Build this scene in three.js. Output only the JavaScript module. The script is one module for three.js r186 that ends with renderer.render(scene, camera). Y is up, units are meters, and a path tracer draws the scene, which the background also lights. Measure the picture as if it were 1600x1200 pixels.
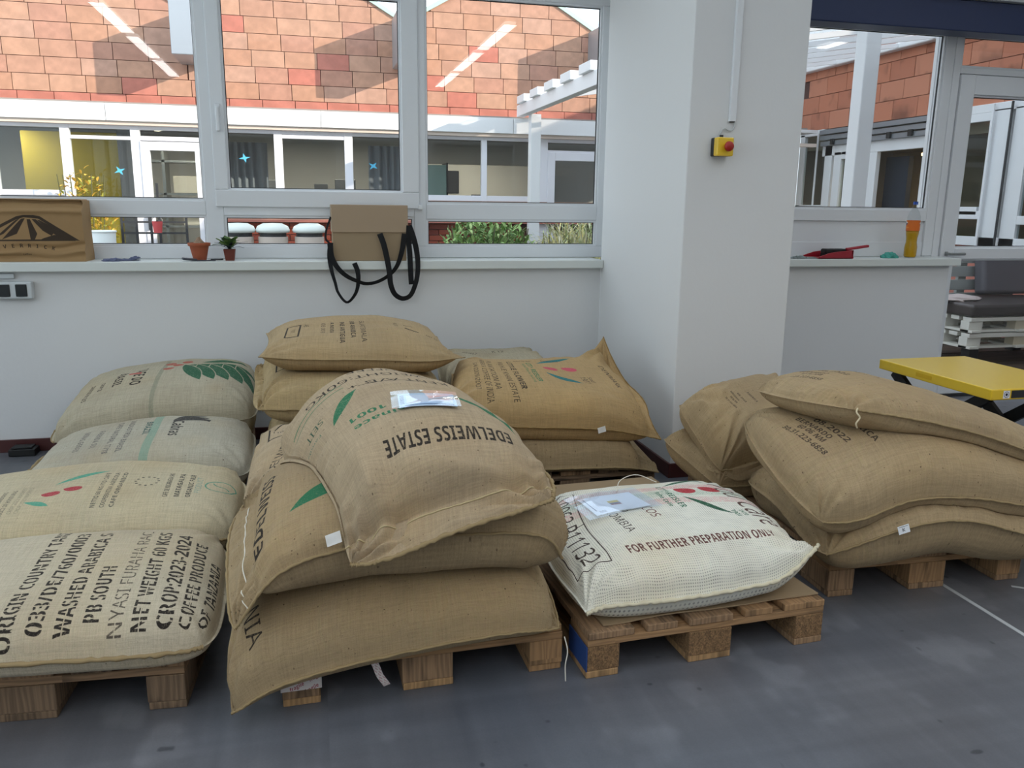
import * as THREE from 'three';
import { RoundedBoxGeometry } from 'three/addons/geometries/RoundedBoxGeometry.js';
import { mergeGeometries, toCreasedNormals } from 'three/addons/utils/BufferGeometryUtils.js';
import { RectAreaLightUniformsLib } from 'three/addons/lights/RectAreaLightUniformsLib.js';
import { MeshBVH } from 'three-mesh-bvh';

// ---------------------------------------------------------------- camera, sky, sun, exposure
const scene = new THREE.Scene();
const camera = new THREE.PerspectiveCamera(50.31, 4 / 3, 0.05, 200);
camera.rotation.order = 'YXZ';
camera.rotation.set(-0.21596, -0.24203, 0.01234);
camera.position.set(0, 1.3475, 0);
const renderer = new THREE.WebGLRenderer({ antialias: true });
renderer.toneMapping = THREE.LinearToneMapping;
renderer.toneMappingExposure = 1.13;
renderer.shadowMap.enabled = true;
RectAreaLightUniformsLib.init();

function makeSky() {                                             // a clear pale autumn sky, bluer overhead
  const w = 256, h = 128, d = new Float32Array(w * h * 4);
  for (let j = 0; j < h; j++) {
    const el = Math.max(0, ((j + 0.5) / h - 0.5) * Math.PI), t = Math.pow(Math.sin(el), 0.6);
    for (let i = 0; i < w; i++) {
      const k = (j * w + i) * 4;
      d[k] = 1.6 * (1 - t) + 1.32 * t; d[k + 1] = 1.9 * (1 - t) + 1.5 * t; d[k + 2] = 2.05 * (1 - t) + 1.72 * t; d[k + 3] = 1;
    }
  }
  const t = new THREE.DataTexture(d, w, h, THREE.RGBAFormat, THREE.FloatType);
  t.mapping = THREE.EquirectangularReflectionMapping; t.magFilter = t.minFilter = THREE.LinearFilter; t.needsUpdate = true;
  return t;
}
scene.background = makeSky();
scene.environment = scene.background;
const sun = new THREE.DirectionalLight(0xfff0dc, 4.9);
sun.position.set(-1 + 11.7 * 2, 2 + 4.7 * 2, -10 + 9 * 2); sun.target.position.set(-1, 2, -10);
sun.castShadow = true; sun.shadow.mapSize.set(4096, 4096); sun.shadow.radius = 1;
Object.assign(sun.shadow.camera, { left: -14, right: 14, top: 10, bottom: -10, near: 0.5, far: 60 });
sun.name = 'sun'; scene.add(sun, sun.target);
const LAMP = 16, LAMP_COLOR = 0xfaf8f6;                          // ceiling strip lights of the room

// ---------------------------------------------------------------- helpers
let seed = 7;
const rnd = () => { seed = (seed * 1664525 + 1013904223) >>> 0; return seed / 4294967296; };
const rr = (a, b) => a + (b - a) * rnd();
const V = (x, y, z) => new THREE.Vector3(x, y, z);
const clamp = THREE.MathUtils.clamp, lerp = THREE.MathUtils.lerp, sstep = THREE.MathUtils.smoothstep;
const hash = (x, y, s) => { let h = Math.imul(x | 0, 374761393) ^ Math.imul(y | 0, 668265263) ^ Math.imul(s | 0, 2147483647 ^ 974634); h = Math.imul(h ^ (h >>> 13), 1274126177); return ((h ^ (h >>> 16)) >>> 0) / 4294967296; };
function vnoise(x, y, s = 0, px = 0, py = 0) {                    // value noise, tiling with period px, py where given
  let ix = Math.floor(x), iy = Math.floor(y); const fx = x - ix, fy = y - iy, u = fx * fx * (3 - 2 * fx), v = fy * fy * (3 - 2 * fy);
  const w = (a, p) => (p ? ((a % p) + p) % p : a);
  const a = hash(w(ix, px), w(iy, py), s), b = hash(w(ix + 1, px), w(iy, py), s), c = hash(w(ix, px), w(iy + 1, py), s), e = hash(w(ix + 1, px), w(iy + 1, py), s);
  return a + (b - a) * u + (c - a) * v + (a - b - c + e) * u * v;
}
const fbm = (x, y, s, p = 0, oct = 4) => { let r = 0, a = 0.5, n = 0; for (let i = 0; i < oct; i++) { r += a * vnoise(x, y, s + i, p, p); n += a; x *= 2; y *= 2; p *= 2; a *= 0.5; } return r / n; };

const names = {};
function numbered(n) { if (!(n in names)) { names[n] = 0; return n; } names[n]++; return n + '_' + String(names[n]).padStart(3, '0'); }
function shade(m) { m.castShadow = true; m.receiveShadow = true; return m; }
function part(name, geo, mat, parent, label) { const m = shade(new THREE.Mesh(geo, mat)); m.name = name; if (label) m.userData.label = label; parent.add(m); return m; }
function thing(name, label, category, pos = [0, 0, 0], turn = 0, group) {
  const g = new THREE.Group(); g.name = numbered(name); g.position.set(...pos); g.rotation.y = turn;
  g.userData = { label, category }; if (group) g.userData.group = group; scene.add(g); return g;
}
function single(name, geo, mat, label, category, group) { const m = shade(new THREE.Mesh(geo, mat)); m.name = numbered(name); m.userData = { label, category }; if (group) m.userData.group = group; scene.add(m); return m; }
function structure(name, geo, mat) { const m = geo ? shade(new THREE.Mesh(geo, mat)) : new THREE.Group(); m.name = name; m.userData.kind = 'structure'; scene.add(m); return m; }
const box = (x0, x1, y0, y1, z0, z1) => new THREE.BoxGeometry(Math.abs(x1 - x0), Math.abs(y1 - y0), Math.abs(z1 - z0)).translate((x0 + x1) / 2, (y0 + y1) / 2, (z0 + z1) / 2);
const rbox = (x0, x1, y0, y1, z0, z1, r = 0.004, s = 2) => new RoundedBoxGeometry(Math.abs(x1 - x0), Math.abs(y1 - y0), Math.abs(z1 - z0), s, r).translate((x0 + x1) / 2, (y0 + y1) / 2, (z0 + z1) / 2);
const tube = (pts, r, seg = 40, rad = 8, closed = false) => new THREE.TubeGeometry(new THREE.CatmullRomCurve3(pts.map((p) => V(...p)), closed), seg, r, rad, closed);
function worldUV(geo, s = 1) {                                    // uv in metres by dominant normal
  const g = geo.index ? geo.toNonIndexed() : geo, p = g.attributes.position, n = g.attributes.normal, uv = new Float32Array(p.count * 2);
  for (let i = 0; i < p.count; i++) {
    const ax = Math.abs(n.getX(i)), ay = Math.abs(n.getY(i)), az = Math.abs(n.getZ(i));
    const [a, b] = ay > ax && ay > az ? [p.getX(i), p.getZ(i)] : ax > az ? [p.getZ(i), p.getY(i)] : [p.getX(i), p.getY(i)];
    uv[2 * i] = a * s; uv[2 * i + 1] = b * s;
  }
  g.setAttribute('uv', new THREE.BufferAttribute(uv, 2)); return g;
}
const std = (o) => new THREE.MeshStandardMaterial({ roughness: 0.7, ...o });
const phys = (o) => new THREE.MeshPhysicalMaterial({ roughness: 0.5, ...o });
function dataTex(w, h, f, srgb = true) {
  const d = new Uint8Array(w * h * 4);
  for (let j = 0; j < h; j++) for (let i = 0; i < w; i++) { const c = f(i, j), k = (j * w + i) * 4; for (let q = 0; q < 3; q++) d[k + q] = clamp(c[q] ?? c[0], 0, 255); d[k + 3] = 255; }
  const t = new THREE.DataTexture(d, w, h); t.wrapS = t.wrapT = THREE.RepeatWrapping; t.magFilter = THREE.LinearFilter; t.minFilter = THREE.LinearMipmapLinearFilter; t.generateMipmaps = true;
  if (srgb) t.colorSpace = THREE.SRGBColorSpace; t.needsUpdate = true; return t;
}
const rep = (t, x, y) => { const c = t.clone(); c.repeat.set(x, y); c.needsUpdate = true; return c; };
function canvas(w, h, draw) { const c = document.createElement('canvas'); c.width = w; c.height = h; draw(c.getContext('2d'), w, h, c); return c; }
function canvasTex(c) { const t = new THREE.CanvasTexture(c); t.colorSpace = THREE.SRGBColorSpace; t.wrapS = t.wrapT = THREE.RepeatWrapping; t.anisotropy = 8; return t; }

// ---------------------------------------------------------------- materials
const plasterBump = dataTex(256, 256, (i, j) => [128 + 90 * (fbm(i / 8, j / 8, 3, 32, 4) - 0.5) + 30 * (hash(i, j, 5) - 0.5)], false);
const floorMap = dataTex(1024, 1024, (i, j) => {
  const u = i / 1024, v = j / 1024, big = fbm(u * 5, v * 5, 11, 5, 4), streak = fbm(u * 4, v * 60, 21, 0, 3), cross = fbm(u * 90, v * 5, 25, 0, 3), fine = hash(i, j, 31);
  const scuff = sstep(fbm(u * 22, v * 16, 41, 0, 3), 0.63, 0.78), dark = sstep(fbm(u * 60, v * 60, 51, 60, 2), 0.86, 0.92);
  let b = 96 + 26 * (big - 0.5) + 16 * (streak - 0.5) + 12 * (cross - 0.5) + 5 * (fine - 0.5) + 15 * scuff - 30 * dark;
  const warm = 10 * (fbm(u * 3 + 9, v * 3, 61, 3, 3) - 0.5);
  return [b - 1 + warm, b + 2, b + 9 - warm];
});
const floorRough = dataTex(256, 256, (i, j) => [130 + 90 * (fbm(i / 32, j / 32, 71, 8, 4) - 0.4)], false);
function woodTex(r, g, b, s, contrast = 1) {
  return dataTex(512, 128, (i, j) => {
    const u = i / 512, v = j / 128, warp = fbm(u * 3, v * 4, s, 0, 3), grain = 0.5 + 0.5 * Math.sin((v * 9 + warp * 3.2) * 6.283), fibre = fbm(u * 12, v * 90, s + 7, 0, 3), stain = fbm(u * 5, v * 3, s + 17, 0, 3);
    const k = 0.78 + contrast * (0.13 * grain + 0.16 * fibre - 0.22 * sstep(stain, 0.55, 0.8));
    return [r * k, g * k, b * k];
  });
}
const woodMats = [woodTex(184, 146, 102, 101), woodTex(172, 134, 94, 131), woodTex(152, 122, 92, 161, 1.3), woodTex(124, 102, 80, 191, 1.4)].map((m) => std({ map: rep(m, 1 / 0.9, 1 / 0.15), bumpMap: rep(m, 1 / 0.9, 1 / 0.15), bumpScale: 0.001, roughness: 0.85 }));
const chipTex = dataTex(256, 256, (i, j) => { const a = fbm(i / 6, j / 4, 201, 0, 2), b = fbm(i / 14, j / 12, 211, 0, 3), k = 0.62 + 0.5 * a + 0.25 * (b - 0.5) - 0.35 * (hash(i >> 1, j >> 1, 221) > 0.93); return [150 * k, 116 * k, 80 * k]; });
const chipMat = std({ map: rep(chipTex, 6, 6), bumpMap: rep(chipTex, 6, 6), bumpScale: 0.0015, roughness: 0.95 });
const M = {
  wall: std({ color: 0xdfe0e0, roughness: 0.92, bumpMap: rep(plasterBump, 2.5, 2.5), bumpScale: 0.0008 }),
  ceiling: std({ color: 0xe6e6e4, roughness: 0.95 }),
  floor: phys({ map: rep(floorMap, 1 / 3.1, 1 / 3.1), roughnessMap: rep(floorRough, 0.4, 0.4), roughness: 0.75, clearcoat: 0.15, clearcoatRoughness: 0.35, bumpMap: rep(plasterBump, 1.5, 1.5), bumpScale: 0.0006 }),
  frame: phys({ color: 0xe2e5e8, roughness: 0.38 }),
  sill: phys({ color: 0xdadfdb, roughness: 0.35 }),
  gasket: std({ color: 0x2a2c2f, roughness: 0.6 }),
  glass: phys({ color: 0xffffff, transmission: 1, thickness: 0, roughness: 0, ior: 1.45 }),
  base: phys({ color: 0x4a2422, roughness: 0.45 }),
  navy: phys({ color: 0x1c2c52, roughness: 0.45 }),
  grey: phys({ color: 0xb9bcbd, roughness: 0.5 }),
  socket: phys({ color: 0xc9ced0, roughness: 0.45 }),
  black: std({ color: 0x121314, roughness: 0.6 }),
  strap: std({ color: 0x0d0e11, roughness: 0.85, side: THREE.DoubleSide }),
  steel: phys({ color: 0x9a9d9c, roughness: 0.35, metalness: 0.85 }),
  yellow: phys({ color: 0xecc52a, roughness: 0.35, clearcoat: 0.5, clearcoatRoughness: 0.25 }),
  white: phys({ color: 0xe9ebec, roughness: 0.5 }),
  outWhite: phys({ color: 0xe4e6e8, roughness: 0.5 }),
};

// ---------------------------------------------------------------- the room
structure('floor', worldUV(box(-4, 7.7, -0.2, 0, -5.08, 6.2)), M.floor);
{ // ceiling with deep rooflight shafts
  const XS = [[-1.6, 1.3], [2.0, 4.8]], ZS = [[-4.1, -2.5], [-1.9, -0.3], [0.3, 1.9], [2.5, 4.1]], S = [], g = [];
  const zb = [-5.08, ...ZS.flat(), 6.2], xb = [-4, ...XS.flat(), 7.7];
  for (let j = 0; j < zb.length - 1; j++) if (j % 2 === 0) g.push(box(-4, 7.7, 3.4, 3.6, zb[j], zb[j + 1])); else for (let i = 0; i < xb.length - 1; i++) if (i % 2 === 0) g.push(box(xb[i], xb[i + 1], 3.4, 3.6, zb[j], zb[j + 1])); else S.push([xb[i], xb[i + 1], zb[j], zb[j + 1]]);
  const c = structure('ceiling', mergeGeometries(g), M.ceiling);
  for (const [x0, x1, z0, z1] of S) {
    part('rooflight_shaft', mergeGeometries([box(x0 - 0.1, x0, 3.6, 4.5, z0 - 0.1, z1 + 0.1), box(x1, x1 + 0.1, 3.6, 4.5, z0 - 0.1, z1 + 0.1), box(x0, x1, 3.6, 4.5, z0 - 0.1, z0), box(x0, x1, 3.6, 4.5, z1, z1 + 0.1)]), M.ceiling, c);
    part('rooflight_pane', new THREE.PlaneGeometry(x1 - x0, z1 - z0).rotateX(-Math.PI / 2).translate((x0 + x1) / 2, 4.45, (z0 + z1) / 2), M.glass, c);
  }
}
{
  const l = structure('wall_left', worldUV(mergeGeometries([box(-4, -3.8, 0, 0.9, -5.08, 6.2), box(-4, -3.8, 3.0, 3.4, -5.08, 6.2), box(-4, -3.8, 0.9, 3.0, -5.08, -4.6), box(-4, -3.8, 0.9, 3.0, 2.4, 6.2)].map((g) => g.toNonIndexed()))), M.wall);
  const w = structure('window_3');
  for (const z of [-4.6, -2.85, -1.1, 0.65, 2.34]) part('window_post', rbox(-3.95, -3.88, 0.9, 3.0, z, z + 0.06, 0.005), M.frame, w);
  for (const y of [0.9, 2.94]) part('window_rail', rbox(-3.95, -3.88, y, y + 0.06, -4.6, 2.4, 0.005), M.frame, w);
  part('pane', new THREE.PlaneGeometry(7, 2.1).rotateY(Math.PI / 2).translate(-3.915, 1.95, -1.1), M.glass, w);
}
structure('wall_right', worldUV(box(7.5, 7.7, 0, 3.4, -5.08, 6.2)), M.wall);
structure('wall_front', worldUV(box(-3.8, 7.5, 0, 3.4, 6, 6.2)), M.wall);
{
  const back = structure('wall_back', worldUV(mergeGeometries([box(-3.8, 1.735, 0, 0.975, -5.08, -4.79), box(2.33, 4.268, 0, 0.975, -5.08, -4.79)].map((g) => g.toNonIndexed()))), M.wall);
  part('lintel', worldUV(box(-3.8, 7.5, 2.65, 3.4, -5.08, -4.79)), M.wall, back);
  part('pier', worldUV(box(1.84, 2.33, 0, 2.65, -5.08, -4.79)), M.wall, back);
  part('pillar', worldUV(rbox(1.735, 2.325, 0, 3.4, -4.79, -3.66, 0.006)), M.wall, back);
}
structure('baseboard_back', rbox(-3.8, 1.735, 0, 0.07, -4.79, -4.776, 0.003), M.base);
{
  const b = structure('baseboard_pillar', rbox(1.722, 1.735, 0, 0.075, -4.776, -3.648, 0.003), M.base);
  part('pillar_skirting', rbox(1.735, 2.325, 0, 0.075, -3.66, -3.647, 0.003), M.base, b);
}
structure('trim_1', rbox(-3.8, 1.733, 0.975, 1.026, -4.99, -4.735, 0.006), M.sill);
structure('trim_2', rbox(2.327, 4.315, 0.975, 1.026, -4.99, -4.735, 0.006), M.sill);
{
  const t = structure('trim_3', rbox(2.33, 7.5, 2.462, 2.648, -4.9, -4.735, 0.008), M.navy);
  part('beam_cover', rbox(2.33, 7.5, 2.65, 2.78, -4.79, -4.7, 0.006), M.grey, t);
}
const ZF = -4.97;                                                  // inner face of the window frames
function pane(x0, x1, y0, y1, parent, z = ZF - 0.035) { const m = part('pane', new THREE.PlaneGeometry(x1 - x0, y1 - y0).translate((x0 + x1) / 2, (y0 + y1) / 2, z), M.glass, parent); return m; }
function lite(x0, x1, y0, y1, parent) {                            // glass with its gasket and glazing beads
  pane(x0, x1, y0, y1, parent);
  const b = 0.012, g = [];
  for (const [a, c, e, f] of [[x0, x1, y0, y0 + b], [x0, x1, y1 - b, y1], [x0, x0 + b, y0 + b, y1 - b], [x1 - b, x1, y0 + b, y1 - b]]) g.push(box(a, c, e, f, ZF - 0.03, ZF - 0.008));
  part('glazing_bead', mergeGeometries(g), M.frame, parent);
  const k = 0.004, q = [];
  for (const [a, c, e, f] of [[x0 + b, x1 - b, y0 + b, y0 + b + k], [x0 + b, x1 - b, y1 - b - k, y1 - b], [x0 + b, x0 + b + k, y0 + b, y1 - b], [x1 - b - k, x1 - b, y0 + b, y1 - b]]) q.push(box(a, c, e, f, ZF - 0.036, ZF - 0.026));
  part('gasket', mergeGeometries(q), M.gasket, parent);
}
{
  const w = structure('window_1');
  const bar = (n, x0, x1, y0, y1, z1 = ZF, z0 = ZF - 0.07) => part(n, rbox(x0, x1, y0, y1, z0, z1, 0.005), M.frame, w);
  bar('bottom_rail', -3.8, 1.835, 1.027, 1.096);
  bar('head_rail', -3.8, 1.835, 2.512, 2.65);
  bar('side_post', 1.762, 1.838, 1.096, 2.512);
  bar('transom', -3.7, -2.25, 1.268, 1.348); bar('transom', -2.15, -0.556, 1.268, 1.348); bar('transom', -0.462, 0.615, 1.268, 1.345); bar('transom', 0.687, 1.762, 1.256, 1.346);
  bar('mullion', -0.556, -0.462, 1.096, 2.512); bar('mullion', 0.615, 0.687, 1.096, 2.512);
  bar('mullion', -2.25, -2.15, 1.096, 2.512); bar('mullion', -3.8, -3.7, 1.096, 2.512);
  // opening sash in the middle, standing proud of the frame
  const s = new THREE.Group(); s.name = 'sash'; w.add(s);
  const sb = (x0, x1, y0, y1) => part('sash_bar', rbox(x0, x1, y0, y1, ZF - 0.02, ZF + 0.016, 0.006), M.frame, s);
  sb(-0.5, 0.645, 1.316, 1.41); sb(-0.5, 0.645, 2.47, 2.56); sb(-0.5, -0.428, 1.41, 2.47); sb(0.548, 0.645, 1.41, 2.47);
  part('hinge', rbox(0.634, 0.662, 1.312, 1.338, ZF + 0.002, ZF + 0.026, 0.004), M.frame, s);
  part('handle', mergeGeometries([rbox(-0.476, -0.446, 1.8, 1.87, ZF + 0.01, ZF + 0.026, 0.006), rbox(-0.471, -0.451, 1.72, 1.855, ZF + 0.026, ZF + 0.048, 0.008)]), M.frame, s);
  lite(-2.15, -0.556, 1.348, 2.512, w); lite(-2.15, -0.556, 1.096, 1.268, w); lite(-0.43, 0.55, 1.408, 2.472, w); lite(-0.462, 0.615, 1.096, 1.268, w);
  lite(0.687, 1.762, 1.346, 2.512, w); lite(0.687, 1.762, 1.096, 1.256, w); lite(-3.7, -2.25, 1.348, 2.512, w); lite(-3.7, -2.25, 1.096, 1.268, w);
}
{
  const w = structure('window_2');
  const bar = (n, x0, x1, y0, y1, z1 = ZF, z0 = ZF - 0.07) => part(n, rbox(x0, x1, y0, y1, z0, z1, 0.005), M.frame, w);
  bar('head_rail', 2.33, 7.5, 2.495, 2.64); bar('bottom_rail', 2.45, 4.19, 1.266, 1.345);
  bar('side_post', 4.19, 4.266, 1.03, 2.495); bar('side_post', 2.33, 2.45, 1.03, 2.495);
  part('lower_panel', rbox(2.45, 4.19, 1.02, 1.266, ZF - 0.06, ZF - 0.018, 0.004), M.frame, w);
  part('panel_strip', rbox(2.45, 4.19, 1.027, 1.125, ZF - 0.02, ZF - 0.012, 0.003), M.frame, w);
  lite(2.45, 4.19, 1.345, 2.495, w);
  for (const [x, r] of [[4.245, 0.012], [4.272, 0.005], [4.298, 0.012]]) part('blind_guide', box(x - r, x + r, 1.35, 2.6, ZF - 0.16, ZF - 0.13), M.outWhite, w);
}
{
  const d = structure('door_1');
  const bar = (n, x0, x1, y0, y1, z1 = ZF, z0 = ZF - 0.07, m = M.frame) => part(n, rbox(x0, x1, y0, y1, z0, z1, 0.005), m, d);
  bar('jamb', 4.268, 4.325, 0, 2.495); bar('jamb', 5.5, 5.62, 0, 2.495); bar('transom', 4.325, 5.5, 2.25, 2.292);
  bar('leaf_stile', 4.33, 4.446, 0.02, 2.245, ZF + 0.014); bar('leaf_stile', 5.38, 5.496, 0.02, 2.245, ZF + 0.014);
  bar('leaf_rail', 4.446, 5.38, 2.118, 2.245, ZF + 0.014); bar('leaf_rail', 4.446, 5.38, 1.006, 1.082, ZF + 0.014); bar('leaf_rail', 4.446, 5.38, 0.02, 0.115, ZF + 0.014);
  part('handle', mergeGeometries([rbox(4.362, 4.388, 1.03, 1.06, ZF + 0.014, ZF + 0.022, 0.004), rbox(4.365, 4.385, 1.035, 1.055, ZF + 0.02, ZF + 0.065, 0.006), rbox(4.365, 4.5, 1.035, 1.055, ZF + 0.05, ZF + 0.068, 0.008)]), M.steel, d);
  part('threshold', box(4.325, 5.5, 0, 0.02, ZF - 0.1, ZF + 0.03), M.gasket, d);
  lite(4.325, 5.5, 2.292, 2.495, d); lite(4.446, 5.38, 1.082, 2.118, d); lite(4.446, 5.38, 0.115, 1.006, d);
  lite(5.62, 7.5, 0.1, 2.495, d); bar('bottom_rail', 5.62, 7.5, 0, 0.1);
}
// thin joints inlaid in the floor by the right pallet
{
  const f = structure('trim_4', box(-0.008, 0.008, -0.001, 0.0015, -0.55, 0.55).rotateY(-0.02).translate(2.205, 0, -1.79), M.grey);
  part('floor_joint', box(0, 3, -0.001, 0.0015, -0.006, 0.006).rotateY(-0.6).translate(2.456, 0, -2.257), M.grey, f);
}
// ceiling strip lights: a glowing tube and the light that it gives
for (const [x, z] of [[-1.9, -0.1], [-1.9, 1.6], [-1.9, 3.3], [2.15, -0.3], [2.15, 1.4], [2.15, 3.1], [5.98, -1.6], [5.98, 0.9], [5.98, 3.4]]) {
  const t = thing('ceiling_light', 'long fluorescent strip light hanging under the white ceiling', 'ceiling light', [x, 3.2, z], 0, 'fluorescent strip lights under the ceiling');
  part('housing', rbox(-0.08, 0.08, 0.03, 0.09, -0.78, 0.78, 0.01), M.white, t);
  part('diffuser', rbox(-0.06, 0.06, 0.005, 0.03, -0.75, 0.75, 0.008), std({ color: 0xffffff, emissive: LAMP_COLOR, emissiveIntensity: 4 }), t);
  for (const s of [-0.6, 0.6]) part('hanger', box(-0.004, 0.004, 0.09, 0.2, s - 0.004, s + 0.004), M.steel, t);
  const l = new THREE.RectAreaLight(LAMP_COLOR, LAMP, 0.14, 1.5); l.rotation.x = -Math.PI / 2; l.position.y = -0.005; l.name = 'strip_glow'; t.add(l);
}

// ---------------------------------------------------------------- across the courtyard
structure('ground', box(-30, 30, -0.3, -0.02, -40, -5.08), std({ color: 0x77736e, roughness: 0.95 }));
const tileTex = dataTex(256, 256, (i, j) => { const a = fbm(i / 32, j / 32, 301, 8, 4), b = hash(i, j, 311), k = 0.92 + 0.14 * (a - 0.5) + 0.05 * (b - 0.5); return [255 * k, 255 * k, 255 * k]; });
const dirtyTex = dataTex(256, 256, (i, j) => { const a = fbm(i / 64, j / 80, 321, 0, 4), b = fbm(i / 90, j / 50, 331, 0, 3), k = 0.97 - 0.3 * sstep(a + 0.4 * b, 0.72, 1.1); return [255 * k, 250 * k, 246 * k]; });
const terra = [0xbd8f76, 0xc1967e, 0xba8b77, 0xc09884, 0xbb8f79].map((c) => std({ color: c, map: rep(tileTex, 2, 2), roughness: 0.85 }));
const terraRed = [0xbf7868, 0xc27c6c].map((c) => std({ color: c, map: rep(tileTex, 2, 2), roughness: 0.85 }));
const terraOld = [0xbf7f64, 0xb7785f, 0xc3866c].map((c) => std({ color: c, map: rep(dirtyTex, 0.9, 0.9), roughness: 0.9 }));
function clip(poly, a, b, c) {                                     // keep a x + b y <= c
  const out = [];
  for (let i = 0; i < poly.length; i++) {
    const p = poly[i], q = poly[(i + 1) % poly.length], dp = a * p[0] + b * p[1] - c, dq = a * q[0] + b * q[1] - c;
    if (dp <= 0) out.push(p);
    if (dp * dq < 0) { const t = dp / (dp - dq); out.push([p[0] + t * (q[0] - p[0]), p[1] + t * (q[1] - p[1])]); }
  }
  return out;
}
const plate = (poly, d) => new THREE.ExtrudeGeometry(new THREE.Shape(poly.map((p) => new THREE.Vector2(...p))), { depth: d, bevelEnabled: false });
const VALLEYS = [-6.73, -4.05, -1.37, 1.31, 3.99, 6.67], VY = 3.62, SLOPE = 0.56;
{
  const b = thing('building', 'low workshop building across the courtyard, terracotta tiled gables above a white fascia and long windows', 'building');
  const gables = new THREE.Group(); gables.name = 'gable_wall'; b.add(gables);
  const back = [[-6.73, 2.4]]; back.push([6.9, 2.4], [6.9, 3.5]);
  for (let i = VALLEYS.length - 1; i >= 0; i--) { back.push([VALLEYS[i], VY]); if (i) back.push([(VALLEYS[i] + VALLEYS[i - 1]) / 2, VY + SLOPE * 1.34]); }
    part('wall_core', plate(back, 0.15).translate(0, 0, -11.56), std({ color: 0x5a3022 }), gables);
  const RH = 0.197, TW = 0.402;
  let n = 0;
  for (let r = 0; r < 10; r++) for (let i = -13; i < 15; i++) {
    const x0 = i * TW + ((r * 0.91) % 1) * TW - 0.1, y0 = 2.42 + r * RH;
    if (x0 > 5.4 || x0 < -5.6) continue;
    let piece = [[[x0, y0], [x0 + TW - 0.008, y0], [x0 + TW - 0.008, y0 + RH - 0.007], [x0, y0 + RH - 0.007]]];
    for (let g = 0; g < VALLEYS.length - 1; g++) {                  // under the two slopes of each gable
      const L = VALLEYS[g], Rr = VALLEYS[g + 1];
      let p = clip(clip(piece[0], -1, 0, -L), 1, 0, Rr);
      p = clip(clip(p, -SLOPE, 1, VY - SLOPE * L), SLOPE, 1, VY + SLOPE * Rr);
      if (p.length < 3) continue;
      let ax = 0; for (let k = 0; k < p.length; k++) { const q = p[(k + 1) % p.length]; ax += p[k][0] * q[1] - q[0] * p[k][1]; }
      if (Math.abs(ax) < 0.004) continue;
      const red = r === 0 || (hash(i, r, 9) > 0.976);
      part('tile', plate(p, 0.014).translate(0, 0, -11.404 + 0.003 * hash(i, r, 3)), (red ? terraRed : terra)[Math.floor(hash(i, r, 5) * (red ? 2 : 5))], gables); n++;
    }
  }
  // verge boards along the slopes and a box gutter in each valley
  for (let g = 0; g < VALLEYS.length - 1; g++) for (const s of [-1, 1]) {
    const v = s > 0 ? VALLEYS[g] : VALLEYS[g + 1], len = 1.34 * Math.hypot(1, SLOPE);
    part('verge_board', box(0, len, 0, 0.05, -11.6, -11.36).rotateZ(s > 0 ? Math.atan(SLOPE) : Math.PI - Math.atan(SLOPE)).translate(v, VY + (s > 0 ? 0 : 0.05), 0), std({ color: 0xa9c0b6, roughness: 0.5 }), gables);
  }
  for (const [v, dy] of [[-4.05, 0], [-1.29, -0.07], [1.31, 0], [3.99, 0]]) part('gutter_box', rbox(v - 0.16, v + 0.16, 3.06 + dy, 3.66 + dy, -11.4, -10.62, 0.01), phys({ color: 0xa7adb4, roughness: 0.4, metalness: 0.5 }), b);
  for (let g = 0; g < VALLEYS.length - 1; g++) for (const s of [0, 1]) { // roof planes behind the gables
    const v = VALLEYS[g + s], m = (VALLEYS[g] + VALLEYS[g + 1]) / 2, q = new THREE.BufferGeometry();
    q.setAttribute('position', new THREE.Float32BufferAttribute([v, VY, -11.5, m, VY + SLOPE * 1.34, -11.5, m, VY + SLOPE * 1.34, -22, v, VY, -22], 3)); q.setIndex(s ? [0, 1, 2, 0, 2, 3] : [0, 2, 1, 0, 3, 2]); q.computeVertexNormals();
    part('roof_slope', q, std({ color: 0x8a9094, side: THREE.DoubleSide }), b);
  }
  part('ledge', box(-6, 7.0, 2.38, 2.42, -11.5, -10.62), M.outWhite, b);
  const fascia = new THREE.Group(); fascia.name = 'fascia'; b.add(fascia);
  for (let x = -6.99; x < 4.8; x += 2.395) part('fascia_panel', rbox(x + 0.003, x + 2.392, 2.232, 2.42, -10.64, -10.58, 0.003), M.outWhite, fascia);
  part('soffit', box(-6, 7.0, 2.19, 2.235, -10.72, -10.62), std({ color: 0xd8c9bd }), b);
  const ZB = -10.74, fr = std({ color: 0xe6e7ee, roughness: 0.5 });
  const gp = phys({ color: 0xdfe6e6, transmission: 1, thickness: 0, roughness: 0, ior: 1.5 });
  const wall = part('dado', box(-1.13, 6.6, 1.12, 1.385, -10.86, -10.7), terra[3], b);
  part('coping', rbox(-1.13, 6.6, 1.1, 1.13, -10.8, -10.64, 0.005), terraRed[0], b);
  part('dado_core', box(-1.13, 6.6, 0, 1.1, -10.9, -10.78), std({ color: 0x4a2018 }), b);
  const brickMats = [0x8e3f2c, 0x9a4832, 0x7c3526, 0xa04c36].map((c) => std({ color: c, map: rep(tileTex, 1, 1), roughness: 0.9 }));
  for (let r = 0; r < 6; r++) for (let i = 0; i < 15; i++) {         // clinker bricks under the window sills
    const x = -1.1 + i * 0.25 + (r % 2) * 0.125;
    part('brick', box(x, x + 0.24, 0.66 + r * 0.073, 0.66 + r * 0.073 + 0.064, -10.79, -10.755 + 0.004 * hash(r, i, 8)), brickMats[Math.floor(hash(i, r, 13) * 4)], b);
  }
  const post = (x, w, y0, y1) => part('window_post', rbox(x - w / 2, x + w / 2, y0, y1, ZB - 0.05, ZB + 0.03, 0.004), fr, b);
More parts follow.
